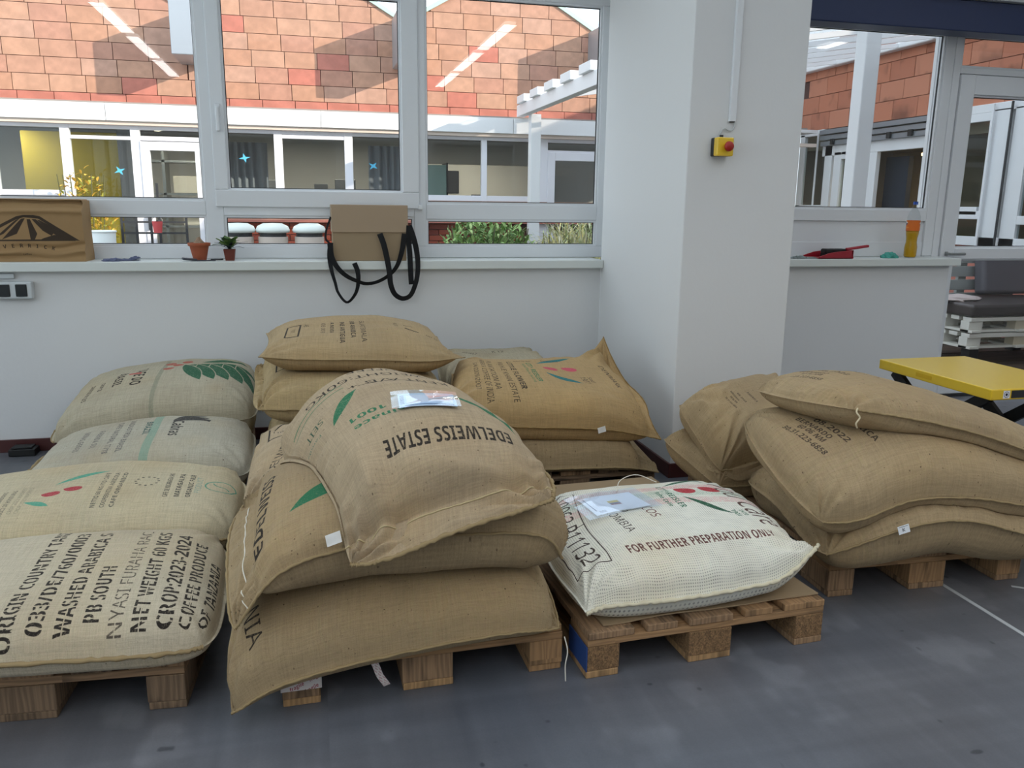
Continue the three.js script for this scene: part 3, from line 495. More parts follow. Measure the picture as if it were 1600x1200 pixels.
// rows: seam points, front row first, each from left to right. t, b: bulge above and below the seam. m: empty cloth at left, right, front, back.
function sack(name, label, o) {
  const NU = o.nu || 84, NV = o.nv || 60, rows = o.rows.map((r) => r.map((p) => V(...p))), S = o.seed, bow = o.bow ?? 0.01;
  const [mL, mR, mF, mB] = o.m || [0.015, 0.015, 0.015, 0.015], pw = o.p || 4.4, ew = o.e || 0.42, rc = o.rc ?? 0.07, edges = o.edges ?? 'F';
  const mid = (u, v) => {
    const ca = 2 * u - 1, cb = 2 * v - 1, ck = 1 - rc * Math.pow(ca * cb, 4); u = 0.5 + 0.5 * ca * ck; v = 0.5 + 0.5 * cb * ck;
    const uu = lerp(bow * Math.sin(Math.PI * clamp(v, 0, 1)), 1 - bow * Math.sin(Math.PI * clamp(v, 0, 1)), u), vv = lerp(bow * Math.sin(Math.PI * clamp(u, 0, 1)), 1 - bow * Math.sin(Math.PI * clamp(u, 0, 1)), v);
    return catmull(rows.map((r) => catmull(r, uu)), vv);
  };
  const L = mid(0, 0.5).distanceTo(mid(1, 0.5)), Wd = mid(0.5, 0).distanceTo(mid(0.5, 1));
  const ease = (k, n) => lerp(k / n, 0.5 - 0.5 * Math.cos((Math.PI * k) / n), 0.75);
  const e1 = (x, a, b) => { const q = clamp((x - a) / (1 - a - b), 0, 1); return Math.pow(Math.max(0, 1 - Math.pow(Math.abs(2 * q - 1), pw)), ew); };
  const nrm = V(0, 0, 0), up = V(0, 1, 0), grid = [];
  for (let j = 0; j <= NV; j++) for (let i = 0; i <= NU; i++) {
    const u = ease(i, NU), v = ease(j, NV), p = mid(u, v), d = 0.02;
    const du = mid(Math.min(1, u + d), v).sub(mid(Math.max(0, u - d), v)), dv = mid(u, Math.min(1, v + d)).sub(mid(u, Math.max(0, v - d)));
    nrm.copy(du).cross(dv).normalize(); if (nrm.y < 0) nrm.negate(); nrm.lerp(up, 0.35).normalize();
    const P = e1(u, mL, mR) * e1(v, mF, mB), x = u * L, y = v * Wd;
    const lump = 1 + (o.lump ?? 0.16) * 2 * (fbm(x * 3.1 + S, y * 3.1 - S, S, 0, 3) - 0.5);
    let f = 0;                                                     // folds: rays from the corners, puckers along the seams, a few long creases
    for (const [cx, cy, k] of [[0, 0, 1], [1, 0, 2], [0, 1, 3], [1, 1, 4]]) {
      const ax = (u - cx) * L, ay = (v - cy) * Wd, r = Math.hypot(ax, ay), th = Math.atan2(Math.abs(ay), Math.abs(ax));
      f += (o.fold ?? 1) * 0.011 * Math.exp(-Math.pow((r - 0.06) / 0.13, 2)) * Math.sin(th * 15 + k * 1.7 + S + 5 * vnoise(r * 7, th * 2, S + k));
    }
    const eL = Math.min(u, 1 - u) * L, eW = Math.min(v, 1 - v) * Wd;
    f += 0.0045 * (o.fold ?? 1) * (Math.exp(-Math.pow((eL - 0.035) / 0.04, 2)) * Math.sin(y * 70 + 8 * vnoise(y * 9, 1, S)) + Math.exp(-Math.pow((eW - 0.03) / 0.03, 2)) * Math.sin(x * 55 + 9 * vnoise(x * 7, 2, S)));
    const crease = Math.pow(1 - Math.abs(2 * fbm(x * 2.1 + y * 1.1 + 7 * S, y * 5 - x, S + 3, 0, 2) - 1), 7);
    f += 0.005 * (o.crease ?? 1) * crease * P;
    const edge = sstep(Math.min(eL, eW), 0, 0.03);
    for (const q of o.ridges || []) f += q.a * Math.exp(-Math.pow(((u - q.u) * Math.cos(q.w) + (v - q.v) * Math.sin(q.w)) / q.s, 2)) * sstep(1 - Math.abs(u - q.u) / q.lu, 0, 1) * sstep(1 - Math.abs(v - q.v) / q.lv, 0, 1);
    const flat = (1 - Math.pow(P, 0.5)) * 0.003;
    grid.push({ u, v, top: p.clone().addScaledVector(nrm, o.t * P * lump + f * edge + flat * edge), bot: p.clone().addScaledVector(nrm, -o.b * P * lump - flat * edge), mid: p });
    for (const q of o.ears || []) { const r = Math.hypot((u - q.u) * L, (v - q.v) * Wd), w = Math.pow(clamp(1 - r / q.r, 0, 1), 1.6); const g = grid[grid.length - 1]; g.top.addScaledVector(q.d, w); g.bot.addScaledVector(q.d, w); }
  }
  const near = sackBVHs.filter((b) => { const q = new THREE.Box3(); for (const g of grid) { q.expandByPoint(g.top); q.expandByPoint(g.bot); } return q.intersectsBox(b.box); });
  const hit = {};
  const push = (p, eps) => {                                       // out of floor, pallets, walls and the sacks that already lie there
    const s0 = supportTop(p.x, p.z); if (p.y < s0 + eps) p.y = s0 + eps;
    for (const q of solids) if (p.x > q.x0 && p.x < q.x1 && p.z > q.z0 && p.z < q.z1) { const dx = Math.abs(p.x - q.x0), dz = Math.abs(q.z1 - p.z); if (q.x0 > 0 && dx < dz) p.x = q.x0 - eps; else p.z = q.z1 + eps; }
    for (const b of near) {
      if (!b.box.containsPoint(p)) continue;
      ray.origin.copy(p); ray.direction.set(0.0123, 1, 0.0071).normalize();
      if (b.bvh.raycast(ray, THREE.DoubleSide).length % 2 === 0) continue;
      b.bvh.closestPointToPoint(p, hit); tmp.copy(hit.point).sub(p); const l = tmp.length(); if (l > 1e-6) p.addScaledVector(tmp, (l + eps) / l);
    }
  };
  const id = (i, j) => j * (NU + 1) + i;
  for (let it = 0; it < 4; it++) {
    const before = grid.map((g) => [g.top.clone(), g.bot.clone()]);
    for (const g of grid) { push(g.bot, 0.003); push(g.top, 0.007); }
    const D = grid.map((g, k) => [g.top.clone().sub(before[k][0]), g.bot.clone().sub(before[k][1])]);
    if (it < 3) for (let side = 0; side < 2; side++) for (let j = 0; j <= NV; j++) for (let i = 0; i <= NU; i++) {   // spread what was pushed so that no step stays
      const a = V(0, 0, 0); let n = 0;
      for (let y = Math.max(0, j - 2); y <= Math.min(NV, j + 2); y++) for (let x = Math.max(0, i - 2); x <= Math.min(NU, i + 2); x++) { a.add(D[id(x, y)][side]); n++; }
      const k = id(i, j), base = before[k][side]; grid[k][side ? 'bot' : 'top'].copy(base).addScaledVector(a, 1 / n);
    }
    for (let j = 0; j <= NV; j++) for (let i = 0; i <= NU; i++) if (i === 0 || j === 0 || i === NU || j === NV) { const g = grid[id(i, j)]; g.top.lerp(g.bot, 0.5); g.bot.copy(g.top); }
  }
  // the cloth laid flat: mean arc length along and across the sack
  const arc = (n, m, at) => { const s = [0]; for (let k = 1; k <= n; k++) { let d = 0; for (let q = 0; q <= m; q += 4) d += at(k, q).distanceTo(at(k - 1, q)); s.push(s[k - 1] + d / (Math.floor(m / 4) + 1)); } return s; };
  const sU = arc(NU, NV, (k, q) => grid[id(k, q)].top), sV = arc(NV, NU, (k, q) => grid[id(q, k)].top), LA = sU[NU], WA = sV[NV];
  const along = (s, n) => (x) => { for (let k = 1; k <= n; k++) { const a = ease(k - 1, n), b = ease(k, n); if (x <= b) return lerp(s[k - 1], s[k], (x - a) / (b - a)) / s[n]; } return 1; };
  PM = { x: along(sU, NU), y: along(sV, NV), k: L / LA };
  const pos = [], uv = [], idx = [[], []], base = (NU + 1) * (NV + 1);
  for (const side of ['top', 'bot']) for (let j = 0; j <= NV; j++) for (let i = 0; i <= NU; i++) { const g = grid[id(i, j)]; pos.push(g[side].x, g[side].y, g[side].z); uv.push(sU[i] / LA, sV[j] / WA); }
  for (let j = 0; j < NV; j++) for (let i = 0; i < NU; i++) {
    const a = id(i, j), b = id(i + 1, j), c = id(i + 1, j + 1), e = id(i, j + 1);
    idx[0].push(a, b, c, a, c, e); idx[1].push(base + a, base + c, base + b, base + a, base + e, base + c);
  }
  const geo = new THREE.BufferGeometry();
  geo.setAttribute('position', new THREE.Float32BufferAttribute(pos, 3)); geo.setAttribute('uv', new THREE.Float32BufferAttribute(uv, 2));
  geo.setIndex([...idx[0], ...idx[1]]); geo.addGroup(0, idx[0].length, 0); geo.addGroup(idx[0].length, idx[1].length, 1); geo.computeVertexNormals();
  { // where the cloth only folds over there is no edge: one normal for both sides
    const nn = geo.attributes.normal, a = V(0, 0, 0), bnd = (i, j) => (j === 0 && edges.includes('F')) || (j === NV && edges.includes('B')) || (i === 0 && edges.includes('L')) || (i === NU && edges.includes('R'));
    for (let j = 0; j <= NV; j++) for (let i = 0; i <= NU; i++) if ((i === 0 || j === 0 || i === NU || j === NV) && !bnd(i, j)) { const k = id(i, j), q = base + k; a.set(nn.getX(k) + nn.getX(q), nn.getY(k) + nn.getY(q), nn.getZ(k) + nn.getZ(q)); if (a.length() > 0.05) { a.normalize(); nn.setXYZ(k, a.x, a.y, a.z); nn.setXYZ(q, a.x, a.y, a.z); } }
  }
  const tw = o.tw || 768, th = Math.min(2000, Math.round((tw * WA) / LA / 2) * 2);
  const key = o.base + (o.open ? 'o' : '');
  const plain = plainMaps[key] ??= sackMap(768, 512, o.base, 260, 5, null, o.open);
  const mat = (map) => std({ map, bumpMap: rep(weaveBump, (o.open ? 7 : 16) * LA, (o.open ? 7 : 16) * WA), bumpScale: o.open ? 0.0009 : 0.0009, roughness: 0.95 });
  const mats = [mat(o.draw ? sackMap(tw, th, o.base, o.slubs ?? 260, S, o.draw, o.open) : plain), mat(plain)];
  const T = thing(name, label, 'sack', grid[id(NU >> 1, NV >> 1)].bot.toArray(), 0, 'jute coffee sacks piled on the pallets');
  const shift = T.position.clone().negate();
  const bvhGeo = geo.clone(); sackBVHs.push({ bvh: new MeshBVH(bvhGeo, { indirect: true }), box: new THREE.Box3().setFromBufferAttribute(bvhGeo.attributes.position).expandByScalar(0.01) });
  part('body', geo.translate(shift.x, shift.y, shift.z), mats, T);
  // rolled and stitched seam round the edge
  const thread = (pts, r, mat, pname) => {
    const sp = [], si = [], K = 6, n = pts.length;
    for (let k = 0; k < n; k++) {
      const a = pts[Math.max(0, k - 1)], b = pts[k], c = pts[Math.min(n - 1, k + 1)], tg = c.clone().sub(a).normalize(), s1 = V(0, 1, 0).cross(tg); if (s1.length() < 0.05) s1.set(1, 0, 0); s1.normalize(); const s2 = tg.clone().cross(s1);
      const q = r * (0.7 + 0.6 * hash(k, S, 4)), jit = r * 0.5 * (hash(k, S, 6) - 0.5);
      for (let m = 0; m < K; m++) { const w = (m / K) * Math.PI * 2, p = b.clone().addScaledVector(s1, Math.cos(w) * q + jit).addScaledVector(s2, Math.sin(w) * q + jit).add(shift); sp.push(p.x, p.y, p.z); if (k < n - 1) { const e = k * K + m, f = k * K + ((m + 1) % K); si.push(e, f, e + K, f, f + K, e + K); } }
    }
    const sg = new THREE.BufferGeometry(); sg.setAttribute('position', new THREE.Float32BufferAttribute(sp, 3)); sg.setIndex(si); sg.computeVertexNormals(); part(pname, sg, mat, T);
  };
  const seamMat = std({ color: o.seamColor || 0x9a8560, roughness: 1 }), line = (pick, n) => Array.from({ length: n + 1 }, (_, k) => grid[pick(k)].top);
  const R = o.seam ?? 0.004;
  if (edges.includes('F')) thread(line((k) => id(k, 0), NU), R, seamMat, 'seam');
  if (edges.includes('B')) thread(line((k) => id(k, NV), NU), R, seamMat, 'seam');
  if (edges.includes('L')) thread(line((k) => id(0, k), NV), R, seamMat, 'seam');
  if (edges.includes('R')) thread(line((k) => id(NU, k), NV), R, seamMat, 'seam');
  for (const q of o.stitch || []) {                                 // a line of stitches across the cloth
    const pts = [], n = q.v !== undefined ? NU : NV;
    for (let k = 0; k <= n; k++) { let best = 0, d = 9; for (let m = 0; m <= (q.v !== undefined ? NV : NU); m++) { const g = grid[q.v !== undefined ? id(k, m) : id(m, k)], e = Math.abs(q.v !== undefined ? g.v - q.v : g.u - q.u); if (e < d) { d = e; best = m; } } pts.push(grid[q.v !== undefined ? id(k, best) : id(best, k)].top.clone().add(V(0, 0.0008, 0.0008))); }
    thread(pts.slice(Math.floor(pts.length * (q.from ?? 0)), Math.ceil(pts.length * (q.to ?? 1))), q.r ?? 0.0018, std({ color: q.color ?? 0xd8cdb0, roughness: 1 }), 'stitch_line');
  }
  T.userData.at = null; delete T.userData.at;
  return { T, at: (u, v, side = 'top') => { let best = grid[0], d = 9; for (const g of grid) { const q = Math.hypot(g.u - u, g.v - v); if (q < d) { d = q; best = g; } } return best[side].clone(); }, shift };
}
const JUTE = '#bca686', JUTE2 = '#ad9672', GREY = '#b3aa94', GOLD = '#bea67a', WHITE = '#d6d0ba', PALE = '#bfb398', PLAIN = '#b39b76';
const GREEN = '#1f6a47', RED = '#b5333c', TEAL = '#1f6a70';
const body1 = (c, w, h, lines, opt) => lines.forEach(([s, x, y, size, len, extra]) => word(c, w, h, s, x, y, size, { len, ...opt, ...extra }));

// ---- left rows, front to back
sack('coffee_sack', 'pale sack stencilled ORIGIN COUNTRY in black, front of the left row', {
  rows: [[[-1.22, 0.215, -2.09], [-0.75, 0.225, -2.05], [-0.262, 0.2, -2.045]], [[-1.22, 0.22, -2.74], [-0.75, 0.23, -2.76], [-0.285, 0.22, -2.74]]], t: 0.1, b: 0.08, base: '#cfc2a8', seed: 3, tw: 1400, p: 5, e: 0.4, rc: 0.1, bow: 0.005, fold: 0.6, seam: 0.006, slubs: 60, crease: 0.4,
  draw: (c, w, h) => body1(c, w, h, [['ORIGIN COUNTRY TANZ', 0.472, 0.44, 0.055, 0.66, { bold: true }], ['033/DE/760/0003', 0.542, 0.43, 0.055, 0.58, { bold: true }], ['WASHED ARABICA S', 0.61, 0.42, 0.055, 0.58, { bold: true }], ['PB SOUTH', 0.675, 0.26, 0.055, 0.28, { bold: true }], ['NYASI FURAHA RAC', 0.735, 0.42, 0.05, 0.6, { alpha: 0.7 }], ['NET WEIGHT 60 KGS', 0.795, 0.42, 0.055, 0.58, { bold: true }], ['CROP:2023-2024', 0.86, 0.41, 0.058, 0.55, { bold: true }], ['COFFEE PRODUCE', 0.915, 0.39, 0.05, 0.5, { bold: true }], ['OF  TANZANIA', 0.965, 0.33, 0.046, 0.38, { bold: true }]], { rot: -90, gaps: true }),
});
sack('coffee_sack', 'pale sack with two red beans and green oval mark, second in the left row', {
  rows: [[[-1.34, 0.215, -2.75], [-0.8, 0.23, -2.735], [-0.258, 0.22, -2.73]], [[-1.34, 0.25, -3.35], [-0.8, 0.275, -3.37], [-0.268, 0.25, -3.34]]], t: 0.1, b: 0.11, base: '#d0c2a2', seed: 8, tw: 1100, p: 5, e: 0.4, rc: 0.1, bow: 0.005, fold: 0.5, slubs: 40, crease: 0.4,
  draw: (c, w, h) => { c.translate(0, 0.10 * h);
    for (const [x, a] of [[0.23, 0.5], [0.262, 0.55], [0.29, 0.5]]) word(c, w, h, 'PRODUCT OF HONDURAS', x, 0.42, 0.02, { rot: -90, len: 0.2, bold: true, color: '#3b3a36', alpha: a + 0.2 });
    for (const x of [0.315, 0.335]) word(c, w, h, 'CROP 2023 WASHED', x, 0.46, 0.017, { rot: -90, len: 0.18, color: '#5c5a50', alpha: 0.6 });
    leaf(c, w, h, 0.4, 0.62, 0.55, 0.78, -0.25, '#4f9a80', -0.1); leaf(c, w, h, 0.34, 0.42, 0.42, 0.35, -0.35, '#4f9a80', -0.6); bean(c, w, h, 0.405, 0.5, 0.028, 0.02, -10, '#a8323c'); bean(c, w, h, 0.465, 0.54, 0.028, 0.02, -10, '#a8323c');
    for (const [x, s] of [[0.55, 'NETTO 60 KG FTO CAFE'], [0.578, 'COOPERATIVA AGRICOLA'], [0.605, 'CAFE ORGANICO']]) word(c, w, h, s, x, 0.52, 0.02, { rot: -90, len: 0.26, bold: true, color: '#3b3a36', alpha: 0.85 });
    c.save(); c.translate(0.68 * w, 0.4 * h); for (let k = 0; k < 12; k++) { const a = (k / 12) * 6.283; c.fillStyle = '#4a463c'; c.fillRect(Math.cos(a) * 0.035 * w - 4, Math.sin(a) * 0.035 * w - 4, 8, 8); } c.restore();
    for (const [x, s] of [[0.755, 'CAFE DE NICARAGUA SHG'], [0.79, 'MATAGALPA'], [0.825, 'ORGANIC FAIR']]) word(c, w, h, s, x, 0.56, 0.022, { rot: -90, len: 0.2, bold: true, color: '#35332e' });
    word(c, w, h, 'PRODUCT', 0.85, 0.58, 0.026, { rot: -90, len: 0.14, color: '#7f9a8c' });
    c.strokeStyle = '#4f8f78'; c.lineWidth = 5; c.beginPath(); c.ellipse(0.905 * w, 0.4 * h, 0.04 * w, 0.05 * w, 0.9, 0, 7); c.stroke(); c.beginPath(); c.moveTo(0.88 * w, 0.37 * h); c.bezierCurveTo(0.9 * w, 0.44 * h, 0.91 * w, 0.36 * h, 0.93 * w, 0.43 * h); c.stroke();
  },
});
sack('coffee_sack', 'grey sack with a faded green stripe and dark fan emblem, third in the left row', {
  rows: [[[-1.21, 0.2, -3.4], [-0.75, 0.235, -3.37], [-0.258, 0.235, -3.37]], [[-1.2, 0.22, -3.98], [-0.75, 0.29, -4.0], [-0.27, 0.275, -3.98]]], t: 0.1, b: 0.1, base: '#bfb8a4', seed: 14, tw: 1000, p: 5, e: 0.4, rc: 0.1, edges: 'L', bow: 0.008, fold: 0.6, slubs: 60, crease: 0.4, m: [0.06, 0.015, 0.015, 0.015], seam: 0.008,
  draw: (c, w, h) => {
    c.fillStyle = 'rgba(98,150,130,0.5)'; c.fillRect(0.535 * w, 0, 0.035 * w, h);
    for (const [x, s, l] of [[0.26, 'MINAS GERAIS', 0.26], [0.33, 'FAZENDA SUL', 0.24], [0.4, 'CAFE NATURAL 17/18', 0.4], [0.455, 'INDUSTRIA BRASIL', 0.4]]) word(c, w, h, s, x, 0.5, 0.035, { rot: 90, len: l, bold: true, color: '#4b4a48', alpha: 0.75 });
    word(c, w, h, 'BRAZIL', 0.535, 0.6, 0.04, { rot: 90, len: 0.16, bold: true, color: '#2f4f4a' });
    word(c, w, h, 'Cabras', 0.66, 0.55, 0.075, { rot: 90, len: 0.2, bold: true, color: '#2e2c2a', italic: true });
    c.fillStyle = '#34322f'; for (let k = 0; k < 5; k++) { c.beginPath(); c.moveTo(0.62 * w, 0.3 * h); c.quadraticCurveTo((0.66 + 0.02 * k) * w, (0.14 + 0.03 * k) * h, (0.735 + 0.012 * k) * w, (0.1 + 0.055 * k) * h); c.lineTo((0.728 + 0.012 * k) * w, (0.125 + 0.055 * k) * h); c.quadraticCurveTo((0.67 + 0.02 * k) * w, (0.2 + 0.03 * k) * h, 0.62 * w, 0.33 * h); c.fill(); }
  },
});
sack('coffee_sack', 'fat grey sack with green leaf branch and red cherries, rearmost in the left row', {
  rows: [[[-1.25, 0.22, -4.05], [-0.75, 0.29, -4.03], [-0.265, 0.31, -4.02]], [[-1.2, 0.34, -4.68], [-0.72, 0.4, -4.72], [-0.29, 0.39, -4.7]]], t: 0.15, b: 0.2, base: '#c2b89f', seed: 21, tw: 1000, edges: 'L', rc: 0.1, bow: 0.008, fold: 0.5, slubs: 50, crease: 0.35, p: 5, e: 0.42, m: [0.03, 0.015, 0.015, 0.015],
  draw: (c, w, h) => { c.translate(0, 0.24 * h);
    c.fillStyle = 'rgba(110,120,100,0.4)'; c.fillRect(0.5 * w, 0, 0.02 * w, h);
    word(c, w, h, 'SANTOS NY 2/3', 0.17, 0.62, 0.032, { rot: 90, len: 0.2, bold: true }); word(c, w, h, 'CROP 23', 0.225, 0.66, 0.03, { rot: 90, len: 0.1, bold: true }); word(c, w, h, 'BRASIL', 0.3, 0.74, 0.06, { rot: 90, len: 0.2, bold: true });
    word(c, w, h, 'CAFE DO', 0.39, 0.74, 0.075, { rot: 90, len: 0.24, bold: true }); c.fillStyle = 'rgba(190,60,60,0.8)'; c.fillRect(0.362 * w, 0.235 * h, 0.055 * w, 0.035 * h);
    const g = '#24583c', LF = (x0, y0, x1, y1, wd, vein) => { const dx = (x1 - x0) * w, dy = (y0 - y1) * h, l = Math.hypot(dx, dy), nx = (-dy / l) * wd * w, ny = (dx / l) * wd * w, ax = x0 * w, ay = (1 - y0) * h; c.beginPath(); c.moveTo(ax, ay); c.bezierCurveTo(ax + dx * 0.3 + nx, ay + dy * 0.3 + ny, ax + dx * 0.7 + nx, ay + dy * 0.7 + ny, ax + dx, ay + dy); c.bezierCurveTo(ax + dx * 0.7 - nx, ay + dy * 0.7 - ny, ax + dx * 0.3 - nx, ay + dy * 0.3 - ny, ax, ay); c.fillStyle = g; c.fill(); if (vein) { c.globalCompositeOperation = 'destination-out'; c.lineWidth = 5; c.stroke(); c.globalCompositeOperation = 'source-over'; } };
    LF(0.6, 0.84, 0.99, 0.83, 0.035); for (const k of [4, 3, 2, 1, 0]) LF(0.6 + 0.062 * k, 0.86, 0.7 + 0.062 * k, 0.56, 0.05, true); LF(0.68, 0.9, 0.9, 0.96, 0.035);
    for (const [x, y] of [[0.53, 0.9], [0.605, 0.93], [0.535, 0.78], [0.57, 0.86]]) { c.fillStyle = '#b0584a'; c.beginPath(); c.ellipse(x * w, (1 - y) * h, 0.026 * w, 0.022 * w, 0, 0, 7); c.fill(); }
  },
});
// ---- middle pallets
const B1 = sack('coffee_sack', 'long brown sack marked TANZANIA, its left end drooping to the floor under the middle pile', {
  rows: [[[-0.262, 0.03, -1.965], [-0.12, 0.125, -1.965], [0.18, 0.165, -1.985], [0.5, 0.185, -1.995], [0.675, 0.15, -2.03]], [[-0.25, 0.22, -2.35], [-0.1, 0.24, -2.35], [0.2, 0.25, -2.35], [0.48, 0.25, -2.35], [0.68, 0.22, -2.35]], [[-0.2, 0.22, -2.68], [-0.08, 0.24, -2.7], [0.2, 0.24, -2.7], [0.48, 0.24, -2.7], [0.67, 0.2, -2.68]]], t: 0.15, b: 0.07, base: JUTE2, seed: 33, tw: 1400, bow: 0.015, fold: 1, slubs: 420, nu: 110, edges: 'FR', m: [0.03, 0.05, 0.01, 0.02],
  draw: (c, w, h) => body1(c, w, h, [['TANZANIA', 0.175, 0.24, 0.055, 0.3], ['COFFEE', 0.222, 0.36, 0.05, 0.24], ['60KG', 0.268, 0.36, 0.055, 0.18], ['Rauna', 0.42, 0.42, 0.025, 0.1, { bold: true }], ['SINCE', 0.5, 0.5, 0.025, 0.1, { bold: true }]], { rot: 80 }),
});
const B0 = sack('coffee_sack', 'crumpled sack end wedged low between the left row and the middle pile', {
  rows: [[[-0.24, 0.2, -2.72], [0.6, 0.2, -2.74]], [[-0.22, 0.23, -3.3], [0.6, 0.22, -3.3]]], t: 0.13, b: 0.06, base: JUTE, seed: 41, fold: 1.6,
  draw: (c, w, h) => word(c, w, h, 'KENT', 0.06, 0.3, 0.05, { rot: -90, len: 0.12 }),
});
const B4 = sack('coffee_sack', 'brown sack with black box mark and lettering along its left end, behind the draped sack', {
  rows: [[[-0.262, 0.34, -2.62], [0.15, 0.42, -2.6], [0.6, 0.4, -2.6]], [[-0.245, 0.42, -3.2], [0.15, 0.45, -3.26], [0.6, 0.42, -3.26]]], t: 0.11, b: 0.1, base: JUTE, seed: 47, tw: 1000, fold: 1.3,
  draw: (c, w, h) => { word(c, w, h, 'EDELWEISS', 0.17, 0.36, 0.055, { rot: -78, len: 0.42 }); frameBox(c, w, h, 0.1, 0.66, 0.2, 0.86, 0.008); word(c, w, h, '1101', 0.15, 0.76, 0.04, { rot: 0, len: 0.07 }); word(c, w, h, 'AB', 0.26, 0.5, 0.03, { rot: -80, color: '#54493a' }); leaf(c, w, h, 0.3, 0.2, 0.5, 0.4, -0.3, GREEN); },
});
const B2 = sack('coffee_sack', 'brown sack with dark green leaf and red bean print, its stitched left end folded down', {
  rows: [[[-0.238, 0.26, -1.95], [-0.11, 0.44, -1.955], [0.09, 0.49, -1.975], [0.35, 0.495, -1.985], [0.58, 0.47, -1.99], [0.665, 0.36, -2.02]], [[-0.262, 0.4, -2.25], [-0.12, 0.49, -2.3], [0.09, 0.51, -2.3], [0.35, 0.5, -2.3], [0.58, 0.47, -2.3], [0.69, 0.38, -2.3]], [[-0.25, 0.42, -2.5], [-0.12, 0.48, -2.62], [0.09, 0.49, -2.66], [0.35, 0.48, -2.66], [0.58, 0.46, -2.66], [0.68, 0.38, -2.62]]], t: 0.085, b: 0.15, base: JUTE2, seed: 55, tw: 1300, nu: 110, bow: 0.012, fold: 1.2, slubs: 420, m: [0.13, 0.03, 0.01, 0.02], edges: 'FL', stitch: [{ u: 0.075, r: 0.0016, color: 0xe9e4d6, from: 0.02, to: 0.7 }],
  draw: (c, w, h) => { word(c, w, h, 'EDELWEISS', 0.175, 0.36, 0.06, { rot: -84, len: 0.34, bold: true }); leaf(c, w, h, 0.25, 0.2, 0.47, 0.42, -0.34, GREEN, -0.25); leaf(c, w, h, 0.27, 0.72, 0.42, 0.62, -0.3, '#1c4630'); bean(c, w, h, 0.41, 0.56, 0.045, 0.03, -30, '#a03a48'); word(c, w, h, 'AZZ', 0.86, 0.35, 0.05, { rot: 20, bold: true }); },
});
const B3 = sack('coffee_sack', 'sack with large upside down black lettering, draped over the middle pile, hem hanging in front', {
  rows: [[[0.055, 0.455, -1.9], [0.2, 0.49, -1.89], [0.39, 0.55, -1.9], [0.625, 0.585, -1.95]], [[0.035, 0.53, -2.06], [0.2, 0.62, -2.05], [0.4, 0.645, -2.06], [0.63, 0.61, -2.1]], [[-0.03, 0.53, -2.32], [0.17, 0.67, -2.32], [0.37, 0.68, -2.32], [0.575, 0.62, -2.34]], [[-0.12, 0.51, -2.56], [0.12, 0.69, -2.6], [0.32, 0.69, -2.6], [0.5, 0.63, -2.6]], [[-0.12, 0.49, -2.76], [0.1, 0.66, -2.86], [0.3, 0.66, -2.88], [0.45, 0.61, -2.84]]],
  t: 0.115, b: 0.11, base: JUTE, seed: 63, tw: 860, nu: 90, nv: 110, bow: 0.02, fold: 1.5, crease: 1.4, slubs: 420, m: [0.02, 0.03, 0.12, 0.03], p: 3.6, e: 0.44, seam: 0.006, edges: 'FR', stitch: [{ v: 0.1, r: 0.0022, color: 0xbfae86 }],
  ridges: [{ a: 0.02, u: 0.22, v: 0.2, w: 0.15, s: 0.05, lu: 0.5, lv: 0.26 }, { a: -0.016, u: 0.32, v: 0.16, w: -0.1, s: 0.04, lu: 0.5, lv: 0.22 }, { a: 0.022, u: 0.6, v: 0.15, w: 1.35, s: 0.035, lu: 0.5, lv: 0.2 }],
  draw: (c, w, h) => {
    const o = { rot: 180 };
    word(c, w, h, 'EDELWEISS ESTATE', 0.565, 0.265, 0.13, { ...o, len: 0.6, bold: true });
    leaf(c, w, h, 0.19, 0.5, 0.33, 0.62, -0.3, GREEN, -0.35); leaf(c, w, h, 0.89, 0.33, 0.68, 0.5, 0.25, GREEN, -0.4); bean(c, w, h, 0.56, 0.46, 0.1, 0.06, 180, '#9a3c40');
    word(c, w, h, 'sinace', 0.34, 0.4, 0.07, { ...o, len: 0.26, bold: true, color: GREEN }); word(c, w, h, '1001', 0.31, 0.45, 0.065, { ...o, len: 0.2, bold: true, color: GREEN });
    word(c, w, h, 'SEIT', 0.13, 0.58, 0.05, { ...o, color: '#2a4a3a', len: 0.13 }); word(c, w, h, 'Family', 0.09, 0.53, 0.04, { ...o, color: '#4a6a55', len: 0.14 }); for (const y of [0.655, 0.68]) { c.strokeStyle = GREEN; c.lineWidth = 4; c.beginPath(); c.moveTo(0.1 * w, (1 - y + 0.02) * h); c.quadraticCurveTo(0.25 * w, (1 - y - 0.01) * h, 0.34 * w, (1 - y) * h); c.stroke(); }
    word(c, w, h, 'KENT A/B +', 0.52, 0.65, 0.08, { ...o, len: 0.52 }); c.fillStyle = '#1d1712'; c.fillRect(0.38 * w, 0.378 * h, 0.26 * w, 4);
    word(c, w, h, 'NETT WEIGHT:60KG', 0.5, 0.72, 0.08, { ...o, len: 0.86 }); word(c, w, h, 'FAQ COFFEE', 0.55, 0.79, 0.075, { ...o, len: 0.5 });
  },
});
